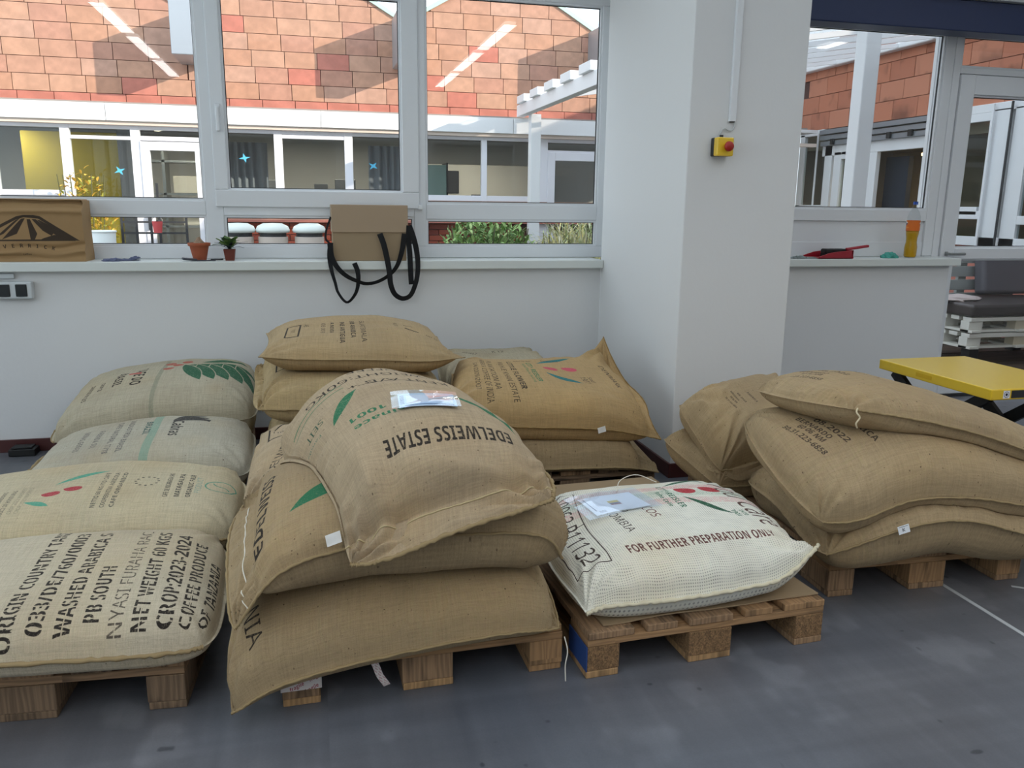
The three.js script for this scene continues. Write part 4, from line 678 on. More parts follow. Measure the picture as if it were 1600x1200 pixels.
// ---- rear stack by the wall
const R1 = sack('coffee_sack', 'brown sack almost hidden at the bottom of the rear stack of three', { rows: [[[-0.24, 0.24, -3.56], [0.6, 0.24, -3.54]], [[-0.24, 0.26, -4.3], [0.6, 0.26, -4.3]]], t: 0.13, b: 0.1, base: GOLD, seed: 71 });
const R2 = sack('coffee_sack', 'golden sack with a black box mark under the topmost rear sack', {
  rows: [[[-0.275, 0.47, -3.56], [0.15, 0.47, -3.52], [0.6, 0.46, -3.54]], [[-0.29, 0.52, -4.2], [0.15, 0.5, -4.3], [0.62, 0.48, -4.28]]], t: 0.13, b: 0.1, base: GOLD, seed: 77, tw: 900, fold: 1.6, m: [0.05, 0.03, 0.015, 0.015], ears: [{ u: 0, v: 1, r: 0.3, d: V(-0.01, 0.06, 0.12) }],
  draw: (c, w, h) => { frameBox(c, w, h, 0.12, 0.42, 0.2, 0.64, 0.009); word(c, w, h, '1101', 0.16, 0.53, 0.035, { rot: 90 }); word(c, w, h, 'ANTIGUA', 0.335, 0.58, 0.045, { rot: 90, bold: true, len: 0.3 }); word(c, w, h, 'GUATEMALA', 0.425, 0.6, 0.045, { rot: 90, bold: true, len: 0.3 }); },
});
const R3 = sack('coffee_sack', 'tan sack printed GUATEMALA ANTIGUA, topmost of all against the wall', {
  rows: [[[-0.235, 0.69, -3.64], [-0.05, 0.675, -3.6], [0.25, 0.665, -3.58], [0.5, 0.645, -3.62], [0.665, 0.645, -3.72]], [[-0.235, 0.69, -4.32], [-0.03, 0.7, -4.36], [0.25, 0.7, -4.36], [0.5, 0.68, -4.34], [0.64, 0.66, -4.26]]], t: 0.115, b: 0.125, base: '#b99f76', seed: 83, tw: 1000, bow: 0.035, fold: 0.5, slubs: 60, p: 2.3, e: 0.5, rc: 0, seam: 0.002, seamColor: 0x8a7450, m: [0.02, 0.05, 0.01, 0.01], ears: [{ u: 1, v: 0, r: 0.2, d: V(0.03, -0.005, -0.02) }],
  draw: (c, w, h) => { c.translate(0, 0.3 * h);
    body1(c, w, h, [['GUATEMALA', 0.475, 0.62, 0.036, 0.32], ['SHB ARABICA', 0.435, 0.66, 0.036, 0.3, { bold: true }], ['FINE ANTIGUA', 0.395, 0.62, 0.036, 0.34, { bold: true }], ['LA NOVIA', 0.355, 0.68, 0.03, 0.2, { bold: true }], ['303 003', 0.32, 0.67, 0.03, 0.2]], { rot: 90 });
    frameBox(c, w, h, 0.14, 0.5, 0.215, 0.75, 0.008); word(c, w, h, '1101', 0.18, 0.62, 0.03, { rot: 90 }); word(c, w, h, 'AB', 0.245, 0.72, 0.04, { rot: 90 });
    c.fillStyle = '#2a2118'; c.save(); c.translate(0.72 * w, 0.35 * h); c.rotate(0.35); c.fillRect(0, 0, 0.075 * w, 0.012 * w); c.fillRect(-0.02 * w, -0.05 * w, 0.05 * w, 0.006 * w); c.restore(); word(c, w, h, 'KG 69', 0.63, 0.74, 0.03, { rot: 90 }); word(c, w, h, 'NO 16', 0.83, 0.58, 0.03, { rot: 15, len: 0.08 });
  },
});
// ---- rear right pile
const C1 = sack('coffee_sack', 'plain brown sack lying under the tan sack with two pink beans', { rows: [[[0.62, 0.17, -3.43], [1.1, 0.165, -3.4], [1.56, 0.15, -3.4]], [[0.62, 0.26, -4.05], [1.1, 0.26, -4.1], [1.6, 0.2, -4.0]]], t: 0.165, b: 0.06, base: JUTE2, seed: 91, bow: 0.02, slubs: 200, m: [0.02, 0.1, 0.01, 0.02], ears: [{ u: 1, v: 0, r: 0.2, d: V(0.03, -0.03, 0.02) }] });
const C3 = sack('coffee_sack', 'greyish sack showing only its top behind the tan sack with upturned ears', { rows: [[[0.64, 0.4, -4.12], [1.32, 0.4, -4.12]], [[0.68, 0.45, -4.68], [1.3, 0.45, -4.66]]], t: 0.1, b: 0.2, base: PALE, seed: 97, draw: (c, w, h) => { word(c, w, h, 'PERU', 0.28, 0.6, 0.06, { rot: 30 }); word(c, w, h, 'K 12', 0.55, 0.66, 0.06, {}); } });
const C2 = sack('coffee_sack', 'tan sack with two pink beans between teal leaves and upturned ears', {
  rows: [[[0.53, 0.43, -3.44], [0.85, 0.375, -3.4], [1.2, 0.35, -3.39], [1.5, 0.315, -3.4]], [[0.6, 0.5, -3.75], [0.85, 0.45, -3.72], [1.2, 0.43, -3.72], [1.6, 0.42, -3.64]], [[0.68, 0.5, -4.05], [0.9, 0.47, -4.06], [1.2, 0.48, -4.06], [1.47, 0.54, -3.98]]], t: 0.135, b: 0.12, base: '#bb9c6c', seed: 103, tw: 1200, nu: 96, bow: 0.03, fold: 1.2, slubs: 260, m: [0.02, 0.05, 0.012, 0.02], rc: 0, p: 5, e: 0.42, edges: 'FR', seam: 0.003, seamColor: 0x8f7448,
  ears: [{ u: 1, v: 1, r: 0.2, d: V(0.0, 0.14, 0.0) }, { u: 1, v: 0, r: 0.2, d: V(0.06, -0.03, 0.0) }],
  draw: (c, w, h) => { c.translate(0, 0.1 * h);
    body1(c, w, h, [['SLA/2009/2007', 0.155, 0.5, 0.03, 0.3], ['ARABICA COFFEE OF INDIA', 0.215, 0.5, 0.038, 0.46], ['PLANTATION AA', 0.265, 0.56, 0.038, 0.36], ['MUHLE KHAN ESTATE', 0.345, 0.5, 0.038, 0.44], ['LITTLE FLOWER', 0.4, 0.58, 0.04, 0.36, { bold: true }], ['LITT + REISLER', 0.5, 0.62, 0.036, 0.26, { bold: true, color: GREEN }], ['Rohkaffee & Bohne', 0.472, 0.6, 0.02, 0.26, { color: GREEN }], ['Sind', 0.755, 0.52, 0.025, 0.07], ['1901', 0.725, 0.5, 0.04, 0.1], ['DENMARK', 0.86, 0.62, 0.036, 0.26]], { rot: 88 });
    leaf(c, w, h, 0.54, 0.78, 0.75, 0.92, -0.24, TEAL, -0.2); leaf(c, w, h, 0.56, 0.6, 0.7, 0.42, 0.26, TEAL, -0.2); bean(c, w, h, 0.595, 0.68, 0.038, 0.03, 5, '#c04a5e'); bean(c, w, h, 0.69, 0.7, 0.038, 0.03, 5, '#c04a5e'); word(c, w, h, 'Moden Lux Nem', 0.47, 0.84, 0.02, { bold: true, len: 0.1 }); word(c, w, h, 'Medan bos', 0.62, 0.86, 0.02, { len: 0.1 });
  },
});
// ---- the white sack
const D1 = sack('coffee_sack', 'white open weave sack printed FOR FURTHER PREPARATION ONLY with red and green bands', {
  rows: [[[0.71, 0.215, -2.03], [1.1, 0.225, -2.01], [1.48, 0.245, -2.045]], [[0.69, 0.23, -2.4], [1.1, 0.24, -2.4], [1.56, 0.25, -2.38]], [[0.78, 0.25, -2.74], [1.15, 0.26, -2.79], [1.52, 0.26, -2.72]]], t: 0.11, b: 0.1, p: 4.5, e: 0.42, edges: 'FR', base: '#e8e6d8', open: true, seed: 111, tw: 1500, nu: 96, bow: 0.02, fold: 0.7, crease: 0.4, seam: 0.006, seamColor: 0xd2c8ac, m: [0.015, 0.015, 0.02, 0.02], ears: [{ u: 1, v: 0, r: 0.16, d: V(0.05, 0.08, -0.02) }, { u: 0, v: 0, r: 0.1, d: V(-0.01, -0.01, 0.03) }],
  draw: (c, w, h) => {
    for (const [y, col, t] of [[0.74, '214,84,96', 0.05], [0.66, '60,130,90', 0.07], [0.57, '214,84,96', 0.06]]) { for (let k = 0; k < 9000; k++) { const x = hash(k, 3, 5) * w, yy = (1 - y) * h + (hash(k, 7, 9) - 0.5) * t * h; c.fillStyle = `rgba(${col},${0.25 + 0.4 * hash(k, 1, 1)})`; c.fillRect(x, yy, 3, 2); } }
    const bk = '#2e211b', br = '#59281f';
    c.strokeStyle = bk; c.lineWidth = 6; frameBox(c, w, h, 0.03, 0.14, 0.17, 0.84, 0.004, bk); c.beginPath(); c.moveTo(PM.x(0.03) * w, 0.56 * h); c.lineTo(PM.x(0.17) * w, 0.52 * h); c.stroke();
    word(c, w, h, '3|0063', 0.1, 0.7, 0.1, { rot: 90, len: 0.3, color: bk }); word(c, w, h, 'R11132', 0.1, 0.33, 0.1, { rot: 90, len: 0.3, color: bk });
    body1(c, w, h, [['NET', 0.25, 0.56, 0.05, 0.1], ['COLOMBIA', 0.305, 0.46, 0.048, 0.26], ['CELSO', 0.345, 0.58, 0.048, 0.16], ['AREA', 0.385, 0.66, 0.048, 0.12], ['HIBISCOS', 0.45, 0.55, 0.056, 0.24, { color: br }]], { rot: 80, color: bk });
    body1(c, w, h, [['LITT+REISLER', 0.6, 0.64, 0.036, 0.26, { bold: true }], ['Rohe Celio', 0.56, 0.6, 0.026, 0.16, { bold: true }], ['INTO', 0.83, 0.42, 0.022, 0.06, { bold: true }], ['1901', 0.8, 0.42, 0.026, 0.07, { bold: true }]], { rot: 84, color: '#1d5a3c' });
    leaf(c, w, h, 0.61, 0.79, 0.84, 0.88, -0.2, '#1f4f36', -0.2); leaf(c, w, h, 0.645, 0.62, 0.79, 0.42, 0.22, '#1f4f36', -0.2); bean(c, w, h, 0.68, 0.7, 0.045, 0.036, 8, '#a8242e'); bean(c, w, h, 0.79, 0.71, 0.045, 0.036, 8, '#a8242e');
    word(c, w, h, 'FOR FURTHER PREPARATION ONLY', 0.57, 0.19, 0.07, { len: 0.6, color: '#4e1f1a', bold: true, rot: -1 });
    word(c, w, h, 'You Care', 0.885, 0.56, 0.14, { rot: 84, len: 0.48, color: '#4a2e26', italic: true });
  },
});
// ---- right pallet
const dateLines = (x, y, k = 1) => (c, w, h) => body1(c, w, h, [['30.31.223-6858', x, y, 0.02, 0.15 * k, { bold: true }], ['60 06 NM', x + 0.035, y + 0.02, 0.022, 0.09 * k, { bold: true }], ['BERNARDO', x + 0.06, y + 0.06, 0.022, 0.12 * k, { bold: true }], ['08.2022', x + 0.11, y, 0.024, 0.12 * k, { bold: true }], ['AMERICA', x + 0.2, y - 0.04, 0.024, 0.13 * k, { bold: true }]], { rot: 78, color: '#3a2f26' });
const F2 = sack('coffee_sack', 'plain sack squeezed under the stencilled sack beside the white pillar', { rows: [[[1.6, 0.21, -2.92], [2.25, 0.2, -2.92]], [[1.47, 0.34, -3.16], [2.2, 0.27, -3.5]]], t: 0.11, b: 0.12, base: PLAIN, seed: 121, ears: [{ u: 0, v: 1, r: 0.18, d: V(-0.04, 0.03, 0.0) }] });
const F1 = sack('coffee_sack', 'brown sack with stencilled date lines leaning by the white pillar, behind the right pile', { rows: [[[1.6, 0.27, -2.92], [1.9, 0.33, -2.93], [2.25, 0.36, -2.95]], [[1.48, 0.53, -3.12], [1.85, 0.48, -3.35], [2.2, 0.46, -3.5]]], t: 0.16, b: 0.1, base: PLAIN, seed: 127, tw: 900, m: [0.02, 0.02, 0.01, 0.02], draw: dateLines(0.2, 0.52, 0.9) });
const E1 = sack('coffee_sack', 'brown sack with a small white tag on its seam, bottom of the right pile', { rows: [[[1.58, 0.2, -2.19], [1.87, 0.335, -2.11], [2.1, 0.335, -2.11], [2.4, 0.25, -2.13], [2.75, 0.19, -2.2]], [[1.66, 0.24, -2.6], [1.9, 0.32, -2.6], [2.15, 0.33, -2.6], [2.45, 0.3, -2.6], [2.76, 0.26, -2.6]], [[1.7, 0.24, -2.92], [1.92, 0.26, -2.94], [2.15, 0.26, -2.94], [2.45, 0.26, -2.94], [2.72, 0.26, -2.92]]], t: 0.07, b: 0.2, base: PLAIN, seed: 133, bow: 0.015, slubs: 200, nu: 96 });
const E2 = sack('coffee_sack', 'brown sack with stencilled number lines and a pointed left ear, middle of the right pile', {
  rows: [[[1.555, 0.345, -2.16], [1.69, 0.365, -2.13], [1.88, 0.415, -2.13], [2.12, 0.405, -2.13], [2.44, 0.34, -2.15], [2.82, 0.27, -2.22]], [[1.5, 0.46, -2.42], [1.7, 0.49, -2.4], [1.9, 0.52, -2.4], [2.12, 0.5, -2.4], [2.44, 0.42, -2.42], [2.84, 0.33, -2.45]], [[1.54, 0.57, -2.7], [1.7, 0.54, -2.74], [1.9, 0.55, -2.76], [2.12, 0.53, -2.78], [2.44, 0.44, -2.8], [2.82, 0.36, -2.78]]], t: 0.12, b: 0.13, base: PLAIN, seed: 139, tw: 1200, nu: 110, bow: 0.02, slubs: 260, draw: dateLines(0.12, 0.5, 1.1) });
const E3 = sack('coffee_sack', 'brown sack with a knotted thread at its corner, topmost of the right pile', {
  rows: [[[1.72, 0.7, -2.28], [1.95, 0.665, -2.21], [2.2, 0.6, -2.19], [2.48, 0.5, -2.2], [2.92, 0.33, -2.28]], [[1.6, 0.69, -2.5], [1.9, 0.68, -2.52], [2.2, 0.61, -2.54], [2.52, 0.5, -2.54], [2.94, 0.36, -2.54]], [[1.575, 0.685, -2.66], [1.86, 0.67, -2.78], [2.18, 0.6, -2.84], [2.5, 0.52, -2.86], [2.92, 0.36, -2.84]]], t: 0.085, b: 0.11, base: PLAIN, seed: 149, tw: 1100, nu: 104, bow: 0.015, rc: 0.02, p: 3.2, e: 0.45, slubs: 200, draw: (c, w, h) => dateLines(0.1, 0.62, 0.8)(c, w, h) });

// ---------------------------------------------------------------- on and among the sacks
const scratch = V(0, 0, 0);
function topAt(x, z) {                                              // height of the pile under a point
  let y = supportTop(x, z);
  for (const b of sackBVHs) { if (x < b.box.min.x || x > b.box.max.x || z < b.box.min.z || z > b.box.max.z) continue; ray.origin.set(x, 3, z); ray.direction.set(0, -1, 0); const h = b.bvh.raycastFirst(ray, THREE.DoubleSide); if (h) y = Math.max(y, h.point.y); }
  return y;
}
function draped(cx, cz, w, d, turn, lift, thick, n = 12, wave = 0, stiff = 0) {   // a sheet lying on what is below it
  const g = new THREE.BoxGeometry(w, thick, d, n, 1, n), p = g.attributes.position, c = Math.cos(turn), s = Math.sin(turn);
  const yc = topAt(cx, cz), ax = (topAt(cx + 0.06 * c, cz + 0.06 * s) - topAt(cx - 0.06 * c, cz - 0.06 * s)) / 0.12, az = (topAt(cx - 0.05 * s, cz + 0.05 * c) - topAt(cx + 0.05 * s, cz - 0.05 * c)) / 0.1;
  for (let i = 0; i < p.count; i++) {
    const lx = p.getX(i), lz = p.getZ(i), x = cx + lx * c - lz * s, z = cz + lx * s + lz * c, t = topAt(x, z), flat = yc + ax * lx + az * lz;
    p.setXYZ(i, x, Math.max(t, lerp(t, flat, stiff)) + lift + p.getY(i) + wave * (vnoise(lx * 14, lz * 14, 5) - 0.3), z);
  }
  g.computeVertexNormals(); return g;
}
{ // brown sheet between the white sack and its pallet
  const g = new THREE.BoxGeometry(0.74, 0.004, 1.2, 60, 1, 40), p = g.attributes.position, a = -0.052;
  for (let i = 0; i < p.count; i++) {
    const lx = p.getX(i), lz = p.getZ(i), front = sstep(lz, 0.5, 0.65);
    p.setXYZ(i, 1.13 + lx * Math.cos(a) + lz * Math.sin(a) * -1, 0.1475 + p.getY(i) + 0.006 * front * vnoise(lx * 9, 1, 3) - 0.0, -2.665 + lx * Math.sin(a) + lz * Math.cos(a) + front * 0.04 * (vnoise(lx * 6, 3, 7) - 0.75));
  }
  g.computeVertexNormals(); single('cardboard_sheet', g, std({ color: 0xa08a6c, roughness: 0.9 }), 'large brown cardboard sheet under the white woven sack', 'cardboard');
}
const paper = (draw, w = 384, h = 256) => canvasTex(canvas(w, h, (c) => { c.fillStyle = '#f2f4f6'; c.fillRect(0, 0, w, h); draw(c, w, h); }));
const film = phys({ color: 0xf6faff, transmission: 0.96, thickness: 0, roughness: 0.04, ior: 1.35, side: THREE.DoubleSide });
const topUV = (g) => { g.computeBoundingBox(); return g; };
{ // delivery note in a clear pocket on the white sack
  const t = thing('document_pocket', 'clear plastic pocket holding a white card with a yellow flag block, on the white sack', 'document pocket', [0, 0, 0]);
  const paperMat = std({ map: paper((c, w, h) => { for (const [y, col] of [[0, '#d8c058'], [1, '#d8c058'], [2, '#4a5a90'], [3, '#8a3a3a']]) { c.fillStyle = col; c.fillRect(w * 0.42, h * (0.36 + 0.065 * y), w * 0.2, h * 0.066); } c.fillStyle = '#6a7488'; c.fillRect(w * 0.06, h * 0.1, 8, h * 0.7); for (let k = 0; k < 4; k++) c.fillRect(w * 0.1, h * (0.82 + 0.03 * k), w * 0.12, 3); }), roughness: 0.6 });
  const q = draped(0.972, -2.475, 0.2, 0.155, -0.12, 0.006, 0.002, 14, 0, 0.5); part('card', q, paperMat, t);
  part('pocket', draped(0.968, -2.478, 0.27, 0.21, -0.12, 0.0095, 0.0012, 16, 0.004, 0.5), film, t);
  part('thread', tube([[1.02, topAt(1.02, -2.57) + 0.012, -2.57], [1.06, topAt(1.06, -2.64) + 0.03, -2.64], [1.14, topAt(1.14, -2.68) + 0.04, -2.68], [1.21, topAt(1.21, -2.66) + 0.01, -2.66]], 0.0016, 30, 5), std({ color: 0xe6e2d4 }), t);
}
{
  const t = thing('document_pocket', 'light blue document pocket with a printed card on the draped sack', 'document pocket', [0, 0, 0]);
  const m = std({ map: paper((c, w, h) => { c.fillStyle = '#cfe4f2'; c.fillRect(0, 0, w, h); c.fillStyle = '#f4f6fa'; c.fillRect(w * 0.14, h * 0.14, w * 0.8, h * 0.68); c.fillStyle = '#2c5d8c'; for (let k = 0; k < 6; k++) c.fillRect(w * 0.03, h * (0.16 + 0.11 * k), w * 0.07, h * 0.06); c.fillRect(w * 0.1, h * 0.9, w * 0.85, h * 0.05); for (let k = 0; k < 7; k++) { c.fillStyle = k % 2 ? '#d89a8c' : '#e8c8bc'; c.fillRect(w * (0.5 + 0.03 * hash(k, 1, 1)), h * (0.24 + 0.075 * k), w * 0.36, h * 0.035); } }), roughness: 0.5 });
  part('card', draped(0.305, -2.235, 0.16, 0.125, 0.06, 0.006, 0.002, 14, 0, 0.35), m, t);
  part('pocket', draped(0.3, -2.24, 0.19, 0.155, 0.06, 0.0095, 0.0012, 16, 0.003, 0.35), film, t);
}
function paperTag(label, p, size, turn, tilt, mat = std({ color: 0xf1f1ee })) {
  const g = new THREE.BoxGeometry(size, size * 0.8, 0.0015, 8, 6, 1), q = g.attributes.position;
  for (let i = 0; i < q.count; i++) q.setZ(i, q.getZ(i) + 0.006 * Math.sin(q.getX(i) * 90) + 0.004 * Math.sin(q.getY(i) * 80));
  g.computeVertexNormals(); const m = single('paper_tag', g, mat, label, 'tag'); m.position.copy(p); m.rotation.set(tilt, turn, 0.3);
}
paperTag('crumpled white tag tied to the seam beside the draped sack', V(0.03, 0.525, -1.965), 0.036, 0.4, -0.5);
paperTag('small white tag under the front seam of the sack with pink beans', V(1.262, 0.35, -3.393), 0.034, 0.1, -0.2);
paperTag('little white printed tag on the seam of the bottom right sack', V(1.835, 0.335, -2.112), 0.034, -0.1, -0.35, std({ map: paper((c, w, h) => { c.fillStyle = '#4a4d52'; c.font = 'bold 150px sans-serif'; c.fillText('K', 130, 190); c.fillRect(40, 30, 300, 14); }) }));
single('loose_thread', tube([[0.655, 0.16, -2.0], [0.662, 0.12, -1.99], [0.655, 0.08, -1.985], [0.657, 0.03, -1.985]], 0.0018, 30, 5), std({ color: 0xe9e4d6 }), 'white thread end hanging in front of the right block of the middle pallet', 'thread');
single('loose_thread', tube([[1.735, 0.705, -2.27], [1.722, 0.695, -2.255], [1.728, 0.68, -2.245], [1.716, 0.66, -2.245], [1.722, 0.645, -2.245]], 0.003, 30, 6), std({ color: 0xcfbf9d }), 'knotted beige thread end at the corner of the topmost right sack', 'thread');
{ // printed packing tape round the left block of the middle pallet
  const t = thing('packing_tape', 'white packing tape with red print round a pallet block, one end hanging loose', 'tape', [-0.118, 0, -2.07], 0.024);
  const m = std({ map: canvasTex(canvas(256, 128, (c, w, h) => { c.fillStyle = '#d9d2cf'; c.fillRect(0, 0, w, h); c.fillStyle = '#9a3a44'; c.font = 'bold 30px sans-serif'; c.rotate(-0.35); for (let k = 0; k < 5; k++) for (let i = 0; i < 3; i++) c.fillText('fragile', i * 130 - 40 + 50 * (k % 2), k * 48); })), roughness: 0.4, side: THREE.DoubleSide });
  part('wrapped_band', mergeGeometries([box(-0.004, 0.104, 0.05, 0.12, 0, 0.0015), box(-0.005, -0.0035, 0.05, 0.12, -0.14, 0.0015), box(0.1, 0.1015, 0.05, 0.12, -0.14, 0.0015)]), m, t);
  const strip = (pts, w) => { const c = new THREE.CatmullRomCurve3(pts.map((p) => V(...p))), v = [], uv = [], ix = []; for (let k = 0; k <= 30; k++) { const p = c.getPoint(k / 30), tg = c.getTangent(k / 30), n = V(0, 0, 1).cross(tg).normalize(); for (const s of [-1, 1]) { const q = p.clone().addScaledVector(n, (s * w) / 2); v.push(q.x, q.y, q.z + 0.003 * s); uv.push(k / 8, (s + 1) / 2); } if (k) ix.push(2 * k - 2, 2 * k - 1, 2 * k, 2 * k - 1, 2 * k + 1, 2 * k); } const g = new THREE.BufferGeometry(); g.setAttribute('position', new THREE.Float32BufferAttribute(v, 3)); g.setAttribute('uv', new THREE.Float32BufferAttribute(uv, 2)); g.setIndex(ix); g.computeVertexNormals(); return g; };
  part('stretched_strip', strip([[0.1, 0.112, 0.002], [0.15, 0.122, 0.003], [0.2, 0.118, 0.004], [0.245, 0.117, 0.005]], 0.016), m, t); part('loose_end', strip([[0.242, 0.118, 0.005], [0.252, 0.095, 0.008], [0.26, 0.07, 0.01], [0.275, 0.045, 0.012], [0.28, 0.035, 0.01]], 0.02), m, t);
}

// ---------------------------------------------------------------- window sill
const SY = 1.0262;
{
  const x0 = -1.72, x1 = -1.148, y0 = SY, y1 = 1.345, z0 = -4.95, z1 = -4.77;
  const g = new THREE.BoxGeometry(x1 - x0, y1 - y0, z1 - z0, 70, 50, 8).translate((x0 + x1) / 2, (y0 + y1) / 2, (z0 + z1) / 2), p = g.attributes.position;
  for (let i = 0; i < p.count; i++) {
    const x = p.getX(i), y = p.getY(i), z = p.getZ(i), h = (y - y0) / (y1 - y0), f = z > z1 - 0.01 ? 1 : 0;
    const fold = (c, w, a) => a * Math.exp(-Math.pow((y - c - 0.03 * (vnoise(x * 7, c * 9, 3) - 0.5)) / w, 2)) * sstep(vnoise(x * 4 + c * 20, 1, 9), 0.25, 0.6);
    p.setZ(i, z - f * 0.05 * sstep(h, 0.85, 1) + f * (fold(y0 + 0.05, 0.009, 0.012) + fold(y0 + 0.085, 0.012, -0.012) + fold(y0 + 0.025, 0.008, -0.01) + fold(y1 - 0.055, 0.012, 0.012) + fold(y1 - 0.035, 0.01, -0.01) + 0.012 * (fbm(x * 9, y * 9, 5) - 0.5)));
    p.setY(i, y - (h > 0.9 ? 0.008 * vnoise(x * 10, 2, 2) : 0)); p.setX(i, x + 0.004 * (vnoise(y * 18, z * 18, 4) - 0.5));
  }
  g.computeVertexNormals();
  const map = canvasTex(canvas(1024, 600, (c, w, h) => {
    c.fillStyle = '#9c7d55'; c.fillRect(0, 0, w, h); for (let k = 0; k < 3000; k++) { c.fillStyle = `rgba(70,50,30,${0.1 * hash(k, 2, 2)})`; c.fillRect(hash(k, 3, 3) * w, hash(k, 4, 4) * h, 10, 1); }
    c.translate(210, 0); c.fillStyle = '#3a2d20'; const P = (pts) => { c.beginPath(); pts.forEach((q, i) => c[i ? 'lineTo' : 'moveTo'](q[0], q[1])); c.fill(); };
    P([[-60, 345], [255, 165], [315, 150], [400, 150], [455, 162], [775, 395], [745, 395], [440, 185], [320, 172], [255, 195], [-60, 375]]); P([[0, 388], [760, 380], [735, 398], [0, 402]]);
    for (const q of [[[250, 200], [290, 182], [140, 330], [60, 372]], [[300, 185], [330, 182], [250, 330], [120, 385]], [[345, 190], [372, 190], [420, 330], [395, 385], [360, 385]], [[385, 188], [420, 190], [560, 320], [540, 350], [470, 300]], [[430, 195], [455, 200], [760, 388], [640, 392], [560, 330]], [[470, 372], [560, 340], [640, 350], [700, 390], [430, 392]]]) P(q);
    c.font = 'bold 50px sans-serif'; c.textAlign = 'center'; 'AVERRICK'.split('').forEach((ch, i) => { c.save(); const a = (i - 3.2) * 0.07; c.translate(270 + (i - 3) * 66, 462 + 90 * a * a * 4); c.rotate(a); c.fillText(ch, 0, 0); c.restore(); }); c.font = 'bold 24px sans-serif'; c.fillText('coffee', 320, 535);
  }));
  const kraft = std({ color: 0x9c7d55, roughness: 0.85 });
  const t = thing('paper_bag', 'brown paper bag with a black mountain print lying at the left end of the sill', 'paper bag', [-1.43, SY, -4.86]);
  part('bag_body', g.translate(1.43, -SY, 4.86), [kraft, kraft, kraft, kraft, std({ map, roughness: 0.85 }), kraft], t);
  part('folded_top', rbox(-0.285, 0.275, 0.305, 0.322, -0.09, 0.045, 0.007), kraft, t);
}
function lump(sx, sy, sz, amp, s) { const g = new THREE.SphereGeometry(1, 36, 20), p = g.attributes.position; for (let i = 0; i < p.count; i++) { const x = p.getX(i), y = p.getY(i), z = p.getZ(i), k = 1 + amp * (fbm(x * 3 + s, y * 3 + z * 3, s) - 0.5) * 2; p.setXYZ(i, x * sx * k, Math.max(-0.25, y) * sy * k + sy * 0.25, z * sz * k); } g.computeVertexNormals(); return g; }
single('cloth', mergeGeometries([lump(0.05, 0.012, 0.03, 0.7, 3).translate(-1.03, SY, -4.79), lump(0.06, 0.009, 0.02, 0.8, 8).rotateY(0.4).translate(-0.97, SY, -4.81), lump(0.03, 0.012, 0.01, 0.6, 12).rotateZ(0.3).translate(-0.92, SY + 0.006, -4.82)]), std({ color: 0x5c6380 }), 'crumpled bluish grey cloth lying on the sill right of the paper bag', 'cloth');
{
  const t = thing('plant_pot', 'terracotta pot with a shrivelled brown plant on the sill', 'plant pot', [-0.587, SY, -4.82]);
  const tc = std({ color: 0xa5583a, roughness: 0.8 });
  part('pot', new THREE.LatheGeometry([[0, 0], [0.03, 0], [0.034, 0.004], [0.044, 0.05], [0.05, 0.078], [0.058, 0.08], [0.06, 0.096], [0.053, 0.097], [0.05, 0.085], [0, 0.082]].map((p) => new THREE.Vector2(...p)), 40), tc, t);
  part('soil', new THREE.CylinderGeometry(0.05, 0.05, 0.006, 24).translate(0, 0.086, 0), std({ color: 0x3a2c20 }), t);
  const br = std({ color: 0xa58a72 }); for (let k = 0; k < 6; k++) { const a = k * 1.05; part('dry_leaf', lump(0.016, 0.03, 0.013, 0.6, k).rotateZ(0.5).translate(0.014, 0.086, 0).rotateY(a), br, t); }
}
single('trowel', mergeGeometries([rbox(0, 0.1, 0, 0.006, -0.012, 0.012, 0.003).rotateY(0.15).translate(-0.6, SY, -4.765), rbox(-0.075, 0, 0, 0.012, -0.02, 0.02, 0.005).rotateY(0.3).rotateZ(-0.12).translate(-0.6, SY, -4.78)]), std({ color: 0x3c4048, roughness: 0.5 }), 'small dark grey trowel under the terracotta pot on the sill', 'trowel');
single('pencil', tube([[-0.535, SY + 0.004, -4.85], [-0.47, SY + 0.004, -4.86]], 0.0035, 4, 8), M.black, 'thin dark pencil lying between the two plant pots', 'pencil');
const leafGeo = (l, w, bend) => { const g = new THREE.PlaneGeometry(1, 1, 4, 8).translate(0, 0.5, 0), p = g.attributes.position; for (let i = 0; i < p.count; i++) { const y = p.getY(i), x = p.getX(i); p.setXYZ(i, x * w * Math.pow(Math.sin(Math.PI * Math.min(0.98, y * 0.93 + 0.05)), 0.8), y * l * (1 - 0.3 * bend * y), -Math.abs(x) * w * 0.25 + bend * l * y * y * 0.7); } g.computeVertexNormals(); return g; };
